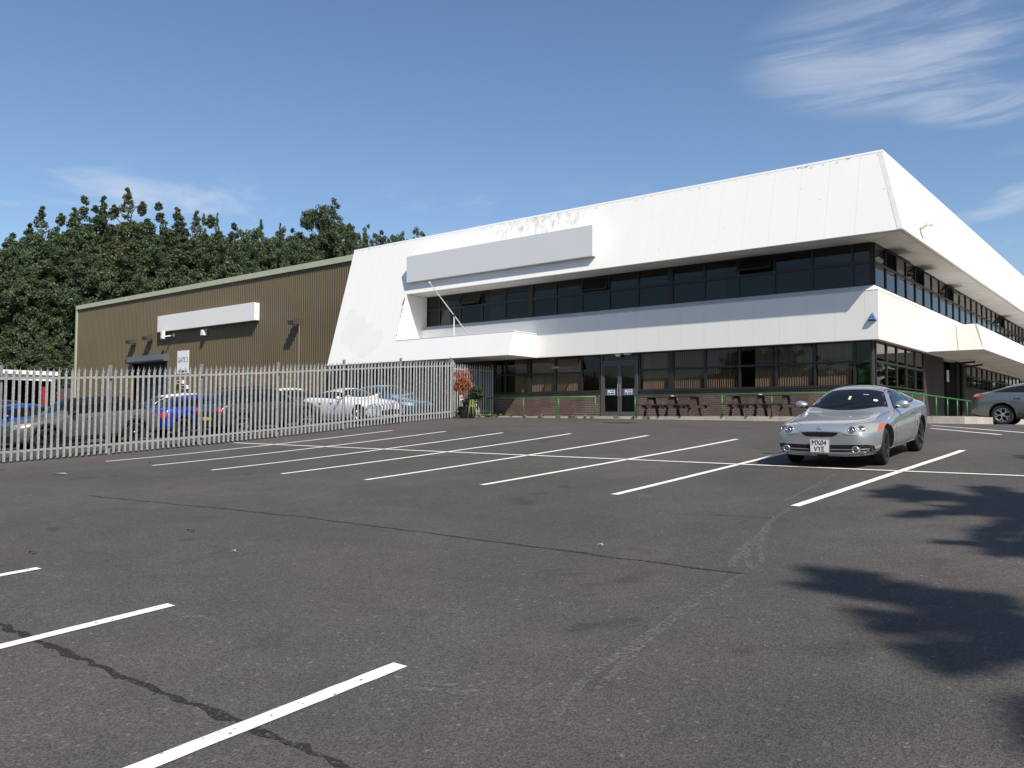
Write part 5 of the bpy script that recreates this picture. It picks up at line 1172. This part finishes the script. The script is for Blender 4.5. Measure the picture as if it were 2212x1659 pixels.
MB().tube([(3.78, .0, 1.02), (3.9, 0, 1.05)], .01, 6).build('aerial', PLAS, coupe)
# --- grey hatchback by the side entrance ------------------------------------
GREYG = paint('grey_green_paint', (.165, .18, .175), .65, .32)
S2 = spec(4.78, 1.88, 1.47, .74, 1.00, 1.45, 2.15, 3.25, 4.45, 1.06, .95, 1.02, .97, 3.82, .33, clear=.19, rail=.60, railc=.68, belt_w=.83)
rearw = on_plane_y(2165, 905, 31.2)
hatch = place_car('grey_hatchback', 'dark grey-green hatchback parked by the side entrance, seen from its tail', 'car', S2, (rearw.x + 2.85, 32.1), 0.0, gzf)
bv2 = body(hatch, S2, GREYG); add_wheels(hatch, S2, 'Y', 5, ALLOY); generic_windows(hatch, S2, bv2); rear_glass_top(hatch, S2, bv2, .58, .52); mirror(hatch, S2, GREYG, 1.85, 1.05, .96)
for v, s in (('L', -1), ('R', 1)):
    patch(bv2, [(4.36, .90), (4.60, .88), (4.70, .90)], [(4.36, .93), (4.60, 1.0), (4.70, .99)], v, .008, 8, 4).build('tail_light', REDL, hatch, True)
    patch(bv2, [(4.58, .92), (4.70, .91)], [(4.58, .985), (4.70, .975)], v, .011, 6, 3).build('reversing_lamp', LENS, hatch, True)
    gaps(hatch, bv2, [[(1.55, .90), (1.57, .35), (2.6, .32), (2.62, .92)], [(2.62, .34), (3.35, .36), (3.5, .62), (3.62, .98)]], v)
    for xx in (2.42, 3.38):
        hh = bv2.ray_cast(Vector((xx, s * 3, .86)), Vector((0, -s, 0)))[0]; MB().box(xx - .1, xx + .1, min(hh.y, hh.y + s * .03), max(hh.y, hh.y + s * .03), .85, .88).build('door_handle', CHROME, hatch)
    strip(bv2, [(1.9, .97), (3.0, .99), (4.1, 1.03)], .012, v, .006).build('chrome_trim', CHROME, hatch)
    strip(bv2, [(3.30, .72), (3.45, .79), (3.82, .83), (4.2, .79), (4.35, .72)], .03, v, .012).build('arch_lip', GREYG, hatch, True)
MB().box(4.05, 4.10, -.86, -.62, .13, .33).box(4.05, 4.10, .62, .86, .13, .33).build('mud_flap', PLAS, hatch)

# --- cars in the yard behind the fence --------------------------------------
YARD = 'cars parked in the yard behind the palisade fence'
def yz(x, y): return float(gz(x, y))
def yard_car(name, label, S, front, heading, pm, roofm=None, style='S', spokes=5, rimmat=ALLOYD, glass=CARGLASSY, rear='hatch', lights=True):
    t = place_car(name, label, 'car', S, front, heading, yz, YARD); b = body(t, S, pm, (), roofm, roofm is PLAS); add_wheels(t, S, style, spokes, rimmat); generic_windows(t, S, b, glass)
    L = S['L']; zd = S['zdk']
    if rear == 'hatch': rear_glass_top(t, S, b, .52, .48) if S['xdk'] - S['xrr'] > .5 else rear_glass(t, S, b, zd + .05, S['H'] - .12, .56, .50)
    else: rear_glass_top(t, S, b, .56, .5)
    mirror(t, S, pm if roofm is None else PLAS, S['xc'] + .42, S['belt'][0] + .09, S['belt_w'] + .14)
    for s in (-1, 1):
        f_ = (lambda pl: pl) if s > 0 else mir; h0 = float(S['zt'](.05)); W = S['W'] / 2
        HL = patch(b, f_([(W * .48, h0 - .16), (W * .70, h0 - .17), (W * .90, h0 - .12)]), f_([(W * .50, h0 - .06), (W * .70, h0 - .02), (W * .90, h0 - .01)]), 'F', .006, 9, 4).build('headlight', LENS, t, True)
        TL = patch(b, f_([(W * .58, zd - .30), (W * .74, zd - .31), (W * .88, zd - .28)]), f_([(W * .58, zd - .14), (W * .74, zd - .12), (W * .88, zd - .13)]), 'B', .008, 8, 4).build('tail_light', REDL, t, True)
    v_ = {1: 'R', -1: 'L'}
    for v in 'LR':
        zs = S['belt'][0]; gaps(t, b, [[(S['xc'] + .25, zs - .08), (S['xc'] + .27, .36), (S['xrf'] + .5, .34), (S['xrf'] + .48, zs)]], v)
        s = 1 if v == 'R' else -1
        for xx in (S['xrf'] + .33, S['xrr'] - .05):
            hh = b.ray_cast(Vector((xx, s * 3, zs - .10)), Vector((0, -s, 0)))[0]
            if hh is not None: MB().box(xx - .09, xx + .09, min(hh.y, hh.y + s * .03), max(hh.y, hh.y + s * .03), zs - .115, zs - .085).build('door_handle', CHROME, t)
    patch(b, [(-.5, .30), (0, .29), (.5, .30)], [(-.5, .47), (0, .50), (.5, .47)], 'F', .004, 9, 3).build('grille', PLAS, t)
    h = b.ray_cast(Vector((9, 0, .62)), Vector((-1, 0, 0)))[0]
    MB().box(h.x + .005, h.x + .015, -.26, .26, .56, .67).build('number_plate', PLATEY, t)
    return t, b
SUVS = lambda: spec(4.30, 1.82, 1.58, .88, 1.06, 1.15, 1.72, 3.55, 4.10, 1.05, 1.0, 1.05, .82, 3.49, .345, clear=.22, rail=.63, railc=.70, belt_w=.82, nose=.72, tail=.80)
HATS = lambda: spec(4.20, 1.79, 1.46, .72, .97, 1.15, 1.85, 3.20, 3.98, 1.00, .93, 1.0, .86, 3.46, .32, rail=.60, railc=.67, belt_w=.80)
SEDS = lambda: spec(4.65, 1.83, 1.43, .70, .98, 1.50, 2.20, 3.15, 4.05, 1.05, .92, .99, .85, 3.65, .335, rail=.58, railc=.66, belt_w=.80)
COUS = lambda: spec(4.62, 1.83, 1.38, .72, .95, 1.50, 2.18, 3.20, 4.22, 1.02, .90, .97, .85, 3.66, .335, rail=.57, railc=.66, belt_w=.79)
s1 = SUVS(); t, b = yard_car('grey_crossover', 'flat grey crossover with black roof and wheel arches right behind the fence', s1, (-26.95, 10.45), -math.pi / 2, paint('nardo_grey', (.078, .08, .08), .1, .45, .4), PLAS)
for v in 'LR':
    for xw in (s1['wf'], s1['wr_x']):
        pts = [(xw + (s1['rw'] + .085) * math.cos(a), s1['rw'] + .01 + (s1['rw'] + .085) * math.sin(a)) for a in np.linspace(-.05, math.pi + .05, 13)]
        strip(b, pts, .07, v, .012).build('arch_trim', PLAS, t)
    strip(b, [(1.25, .29), (3.05, .29)], .16, v, .010).build('sill_trim', PLAS, t)
s2_ = SUVS(); t, b = yard_car('charcoal_crossover', 'charcoal crossover with round red tail lights in the yard', s2_, (-25.95, 19.0), math.pi / 2, paint('charcoal_paint', (.045, .05, .052), .5, .3), PLAS, spokes=5, rimmat=ALLOY)
for s in (-1, 1):
    hh = b.ray_cast(Vector((9, s * .66, .86)), Vector((-1, 0, 0)))[0]; MB().lathe([(.115, .0), (.12, .03), (.10, .04), (.001, .045)], (hh.x - .01, s * .66, .86), 'x', 20).build('round_tail_light', REDL, t, True); MB().lathe([(.115, .03), (.13, .035), (.13, .0)], (hh.x - .01, s * .66, .86), 'x', 20).build('lamp_surround', CHROME, t, True)
for s in (-1, 1): MB().bar((1.9, s * .60, 1.60), (3.5, s * .60, 1.60), .035).build('roof_rail', PLAS, t)
yard_car('royal_blue_hatchback', 'royal blue hatchback with yellow rear plate between two crossovers', HATS(), (-28.1, 18.0), math.pi / 2, paint('royal_blue_paint', (.02, .04, .36), .5, .28))
yard_car('white_coupe', 'white coupe facing the fence, striped by the fence shadow', COUS(), (-24.1, 21.5), -.02, paint('white_paint', (.74, .75, .77), 0, .35), rear='sedan', rimmat=ALLOY)
yard_car('teal_hatchback', 'metallic teal-blue hatchback in the shade under the white overhang', HATS(), (-25.35, 24.35), -.02, paint('teal_paint', (.01, .13, .30), .6, .22), rimmat=ALLOY)
yard_car('bright_blue_hatchback', 'bright blue car half hidden by the flat grey crossover', SEDS(), (-29.9, 9.35), -math.pi / 2, paint('bright_blue_paint', (.01, .09, .42), .5, .28), rear='sedan')
yard_car('black_estate', 'black estate car beyond the bright blue car', SUVS(), (-33.3, 9.5), -math.pi / 2, paint('black_paint', (.012, .012, .014), .2, .25), rimmat=ALLOY)
yard_car('white_hatchback', 'white-roofed dark hatchback behind the royal blue hatchback', HATS(), (-31.9, 19.4), math.pi / 2, paint('black_paint_b', (.02, .02, .024), .2, .3), mk_mat('white_roof_paint', (.78, .78, .77), .35))
yard_car('white_hatchback', 'second white-roofed dark hatchback, beyond the charcoal crossover', HATS(), (-32.4, 25.0), math.pi / 2, paint('black_paint_c', (.02, .02, .024), .2, .3), mk_mat('white_roof_paint_b', (.78, .78, .77), .35))

# ------------------------------------------------------------------ trees
BARK = mk_mat('bark', (.06, .048, .038), .95, var=.3, vscale=3)
FOL = [leaf_mat('foliage_a', (.046, .068, .034), (.118, .158, .074), .55, .3), leaf_mat('foliage_b', (.040, .061, .032), (.100, .138, .066), .55, .3), leaf_mat('foliage_c', (.060, .076, .032), (.140, .164, .068), .55, .3)]
def crown_mesh(name, kind, H, R, ncl, nl, leaf, mat, seed, base=.0):
    """leaf cards gathered in clumps; kind shapes the outline. unit: metres, origin at trunk foot"""
    r = np.random.default_rng(seed); C = []; Rd = []
    def add(c, rad): C.append(c); Rd.append(rad)
    if kind == 'spire':           # narrow upright crown with several leaders
        leaders = [(0, 0, H)]
        for _ in range(15):
            q = R * np.sqrt(r.random()); a = r.uniform(0, 2 * np.pi); leaders.append((q * np.cos(a), q * np.sin(a), H * (1 - .34 * (q / R) ** 1.3) * r.uniform(.86, 1.0)))
        for _ in range(ncl):           # each leader carries a narrow feathery column of clumps
            lx, ly, lh = leaders[r.integers(len(leaders))]; t = r.random() if _ % 2 else .55 + .45 * r.random(); z = base + (lh - base) * t
            w = min(1.5, .10 + (lh - z) * .33); a = r.uniform(0, 2 * np.pi); q = w * np.sqrt(r.random()) * r.uniform(.7, 1.25); bend = .25 * np.sin(z * .9 + lx * 3)
            add((lx + bend + q * np.cos(a), ly + q * np.sin(a), z), .15 + .07 * min(7, lh - z) + .12 * r.random())
    elif kind == 'round':
        lobes = []
        for _ in range(64):
            d = r.normal(size=3); d /= np.linalg.norm(d); q = r.uniform(.55, .95); lobes.append(np.array([R * d[0] * q, R * d[1] * q, base + (H - base) * (.5 + .42 * d[2] * q)]))
        lobes.append(np.array([0, 0, H - R * .28]))
        for _ in range(ncl):
            l = lobes[r.integers(len(lobes))]; d = r.normal(size=3); d[2] = d[2] * .9 + .25; d /= np.linalg.norm(d); q = r.random() ** .35
            c = l + d * q * R * .33; c[2] = min(c[2], H); add(tuple(c), .30 + .3 * r.random())
    elif kind == 'open':          # umbrella crown, gaps in the middle
        lobes = [(r.uniform(-.7, .7) * R, r.uniform(-.7, .7) * R, H * r.uniform(.62, .97)) for _ in range(26)] + [(0, 0, H * .97), (R * .3, 0, H * .95), (-R * .35, .2, H * .93)]
        for _ in range(ncl):
            l = lobes[r.integers(len(lobes))]; d = r.normal(size=3); d /= np.linalg.norm(d); q = r.random() ** .4
            add((l[0] + d[0] * q * R * .24, l[1] + d[1] * q * R * .24, l[2] + d[2] * q * R * .17), .35 + .25 * r.random())
    C = np.array(C); Rd = np.array(Rd); n = ncl * nl
    cen = np.repeat(C, nl, 0); rad = np.repeat(Rd, nl)
    d = r.normal(size=(n, 3)); d /= np.linalg.norm(d, axis=1)[:, None]; p = cen + d * (rad * r.random(n) ** .5)[:, None] * np.array([1.15, 1.15, .85])
    a = r.normal(size=(n, 3)); a[:, 2] *= .6; a /= np.linalg.norm(a, axis=1)[:, None]; b = np.cross(a, r.normal(size=(n, 3))); b /= np.maximum(1e-6, np.linalg.norm(b, axis=1))[:, None]
    s = leaf * r.uniform(.6, 1.4, n)[:, None]; a *= s; b *= s * .62
    V = np.stack([p - a, p + b, p + a * .9, p - b], 1).reshape(-1, 3); F = np.arange(4 * n).reshape(-1, 4)
    return np_mesh(name, V, F, mat)
def trunk_mesh(H, r0, seed, limbs=9, spread=2.5, top=.85, start=.3):
    r = random.Random(seed); mb = MB(); pts = [(r.uniform(-.15, .15) * i, r.uniform(-.15, .15) * i, H * top * i / 5 - (.6 if i == 0 else 0)) for i in range(6)]
    mb.tube(pts, [r0, r0 * .8, r0 * .65, r0 * .5, r0 * .33, r0 * .15], 8)
    for k in range(limbs):
        t = start + (top - start) * k / limbs; i = min(4, int(t / top * 5)); p = Vector(pts[i]).lerp(Vector(pts[i + 1]), t / top * 5 - i); a = r.uniform(0, 6.28); l = spread * r.uniform(.6, 1.1)
        q = p + Vector((math.cos(a) * l, math.sin(a) * l, l * r.uniform(.5, .9))); mb.tube([p, p.lerp(q, .5) + Vector((0, 0, .15 * l * .3)), q], [r0 * .35, r0 * .22, r0 * .08], 5)
    o = mb.build('trunk', BARK, None, True, origin=(0, 0, 0)); me = o.data; bpy.data.objects.remove(o); return me
KINDS = {}
for i in range(4): KINDS['spire%d' % i] = (crown_mesh('crown', 'spire', 20, 3.3, 800, 76, .115, FOL[i % 3], 20 + i, 5.0), trunk_mesh(20, .28, i, 12, 1.3, .90))
for i in range(3): KINDS['bush%d' % i] = (crown_mesh('crown', 'round', 9, 4.2, 320, 120, .115, FOL[(i + 1) % 3], 40 + i, -.5), trunk_mesh(8, .2, 10 + i, 6, 1.8))
for i in range(2): KINDS['round%d' % i] = (crown_mesh('crown', 'round', 16, 5.5, 460, 125, .12, FOL[i], 60 + i, 2), trunk_mesh(14, .35, 20 + i, 8, 3))
KINDS['open0'] = (crown_mesh('crown', 'open', 16, 5.0, 330, 110, .11, FOL[1], 71), trunk_mesh(16, .38, 30, 22, 3.1, .85, .35))
TG = 'trees on the wooded slope behind the shed'
def tree(kind, x, ytop, depth, label, H0, sxy=1.0, group=TG, rotz=None):
    """a tree whose tip is on the sight line through picture point (x, ytop) at this forward distance, standing on the slope"""
    d = ray(x, ytop); p = d * (depth + (7 if group and 'shrubby' in group else 0)); zb = float(land_z(p.x, p.y)) - .2; H = p.z - zb; s = H / H0
    e = bpy.data.objects.new('tree', None); COL.objects.link(e); e.location = (p.x, p.y, zb); e.rotation_euler = (0, 0, random.uniform(0, 6.28) if rotz is None else rotz); e.scale = (sxy, sxy, s)
    if 'WHERE' in label: label = label.replace('WHERE', 'left of the pale corner trim of the shed' if x < 160 else 'over the roller-door end of the shed' if x < 330 else 'over the long white shed sign' if x < 545 else 'over the plain end of the shed' if x < 765 else 'over the white office gable')
    tag(e, label, 'tree', group); cr, tr = KINDS[kind]; link('crown', cr, e); link('trunk', tr, e); return e
SP = 'tall pointed dark green tree rising WHERE'
for i, (x, y, dp) in enumerate(((30, 505, 92), (62, 480, 90), (96, 448, 88), (135, 458, 91), (178, 424, 88), (228, 421, 90), (275, 410, 88), (312, 432, 91), (345, 440, 90), (385, 447, 92), (425, 457, 95), (458, 462, 97), (503, 482, 98), (-20, 520, 90), (160, 452, 94), (250, 440, 94), (205, 446, 93))):
    tree('spire%d' % (i % 4), x, y, dp, SP, 20, random.uniform(.85, 1.1))
MD = 'broad green tree below the pointed trees, WHERE'
for i, (x, y, dp) in enumerate(((0, 600, 78), (60, 570, 80), (130, 560, 79), (200, 545, 82), (270, 540, 84), (340, 545, 86), (410, 535, 88), (480, 525, 92), (540, 510, 96), (600, 520, 98), (40, 530, 84), (110, 510, 85), (310, 500, 90), (170, 505, 88), (370, 505, 92), (240, 500, 90))):
    tree('round%d' % (i % 2), x, y - 24, dp + 2, MD, 16, random.uniform(.8, 1.0))
BU = 'bushy shrub-like tree at the yard edge left of the shed'
for i, (x, y, dp) in enumerate(((-10, 680, 70), (30, 690, 71), (75, 665, 70), (120, 680, 72), (150, 640, 76), (20, 745, 66), (70, 755, 66), (115, 740, 69), (145, 745, 71), (5, 640, 73), (95, 620, 74))):
    tree('bush%d' % (i % 3), x, y, dp, BU, 9, random.uniform(.75, .95), 'shrubby trees left of the shed')
for i, (x, y, dp) in enumerate(((-70, 515, 88), (-130, 500, 92), (-190, 520, 88), (-250, 505, 92), (-320, 515, 90))): tree('spire%d' % (i % 4), x, y, dp, 'tall pointed dark green tree in the wood beyond the carport', 20, 1.0, 'trees in the wood beyond the carport'); tree('round%d' % (i % 2), x - 20, y + 70, dp - 8, 'broad green tree at the front of the wood beyond the carport', 16, 1.0, 'trees in the wood beyond the carport')
RB = 'rounded tree among others on the slope, WHERE'
for i, (x, y, dp) in enumerate(((530, 487, 105), (568, 490, 108), (605, 486, 110), (640, 492, 112), (665, 505, 112), (725, 500, 112), (755, 492, 118), (822, 502, 122), (850, 500, 122), (690, 540, 105), (740, 530, 108), (620, 530, 100), (560, 530, 100), (790, 520, 115), (870, 505, 124))):
    tree('round%d' % (i % 2), x, y, dp, RB, 16, random.uniform(.7, .95), 'rounded trees on the skyline')
tree('open0', 697, 451, 112, 'tall spreading tree with branches showing through its crown, highest above the shed', 16, .98, None)
tree('round1', 786, 484, 125, 'dark compact tree standing clear of the skyline right of the spreading tree', 16, .62, None)
tree('round0', 905, 488, 130, 'wide dark tree showing over the left end of the office roof', 16, .72, None)
tree('round0', 868, 496, 130, 'lower dark tree beside the wide one over the office roof', 16, .5, None)
tree('spire1', 980, 500, 130, 'tip of a distant tree just showing over the office roof edge', 20, .35, None)
for i, (x, y) in enumerate(((563, 474), (607, 480), (470, 462), (442, 458))): tree('spire%d' % i, x, y, 104, 'slim sapling tip poking above the rounded skyline trees', 20, .42, 'slim saplings on the skyline')

# conifers beside the car park (out of view to the right: they throw the shadow on the tarmac)
def conifer(x, y, H, R, seed):
    r = np.random.default_rng(seed); z0 = float(gz(x, y)); t = thing('conifer', 'tall dark conifer in the row beside the car park, its top shading the tarmac', 'tree', (x, y, z0), 'conifers beside the car park', False)
    mb = MB(); mb.tube([(0, 0, -.3), (.1, 0, H * .5), (0, .1, H)], [.30, .18, .03], 8); P = []
    for k in range(64):
        f = k / 64; zt = H * (.40 + .59 * f); l = R * (1 - f) ** .8 * r.uniform(.7, 1.15) + .25; a = r.uniform(0, 2 * np.pi)
        u = np.array([np.cos(a), np.sin(a), 0]); mb.tube([(0, 0, zt), tuple(np.array([0, 0, zt + .10 * l]) + u * l * .5), tuple(np.array([0, 0, zt + .05 * l]) + u * l)], [.045, .03, .01], 4)
        m_ = int(240 * l / R) + 30; s = r.random(m_) ** .75; side = np.array([-u[1], u[0], 0]); wd = (1.08 - s) * .24 * l * r.uniform(-1, 1, m_)
        q = np.array([0, 0, zt]) + u * (s * l)[:, None] + side * wd[:, None] + np.array([0, 0, 1]) * (.35 * l * s * (1 - s) + .05 * l * s + r.normal(0, .07, m_))[:, None]; P.append(np.concatenate([q, u + 0 * q], 1))
    mb.build('trunk', BARK, t, True)
    P = np.concatenate(P); n = len(P); c = P[:, :3]; dirn = P[:, 3:] + r.normal(0, .35, (n, 3)); dirn /= np.linalg.norm(dirn, axis=1)[:, None]; b = np.cross(dirn, r.normal(size=(n, 3))); b /= np.linalg.norm(b, axis=1)[:, None]
    s = r.uniform(.12, .28, n)[:, None]; a = dirn * s; b = b * s * .30
    V = np.stack([c - a, c + b, c + a, c - b], 1).reshape(-1, 3); link('crown', np_mesh('crown', V, np.arange(4 * n).reshape(-1, 4), FOL[1]), t)
def cast(tx, ty, H, R, seed):      # stand a conifer so that the shadow of its top falls at tx, ty
    k = H / SUN.z
    conifer(tx + SUN.x * k, ty + SUN.y * k, H, R, seed)
cast(-3.6, 12.4, 17, 4.6, 1); cast(-2.8, 7.0, 16, 2.3, 2); cast(-1.2, 4.9, 17, .7, 3); cast(-.9, 10.3, 15, 3.0, 6); cast(-1.2, 8.9, 15, 2.0, 7); cast(-2.6, 17.2, 18, 2.0, 4); cast(-1.6, 14.4, 15, 4.2, 5)
# unseen hedge added beside the car park for dark reflections in glass and paint
for i in range(12):
    e = bpy.data.objects.new('reflection_shrub', None); COL.objects.link(e); hx_, hy_ = 15.5 + (i % 2) * .8, -9 + i * 4.2; e.location = (hx_, hy_, float(gz(hx_, hy_)) - .3); e.scale = (.62, .7, .42 + .05 * (i % 3)); e.rotation_euler = (0, 0, i * 1.3)
    tag(e, 'dense dark unseen shrub added beside the car park for reflections', 'shrub', 'unseen shrubs added for reflections'); cr, tr = KINDS['bush%d' % (i % 3)]; link('crown', cr, e); link('trunk', tr, e)
# unseen trees behind the photographer; those far ahead added for window reflections
for i, (x, y) in enumerate(((0, 84), (7, 92), (15, 86), (24, 80), (33, 72), (-34, -26), (-26, -30), (-18, -27), (-10, -31), (-2, -27), (6, -30), (14, -26), (24, -20), (32, -8), (36, 6), (38, 20), (40, 34), (42, 50))):
    e = bpy.data.objects.new('tree', None); COL.objects.link(e); e.location = (x, y, float(gz(x, y)) - .5); e.scale = (1.0, 1.0, .62 + .1 * (i % 3)); e.rotation_euler = (0, 0, i)
    tag(e, 'leafy unseen tree around the car park, there to be mirrored in the glass', 'tree', 'tree belt behind the car park'); cr, tr = KINDS['round%d' % (i % 2)]; link('crown', cr, e); link('trunk', tr, e)
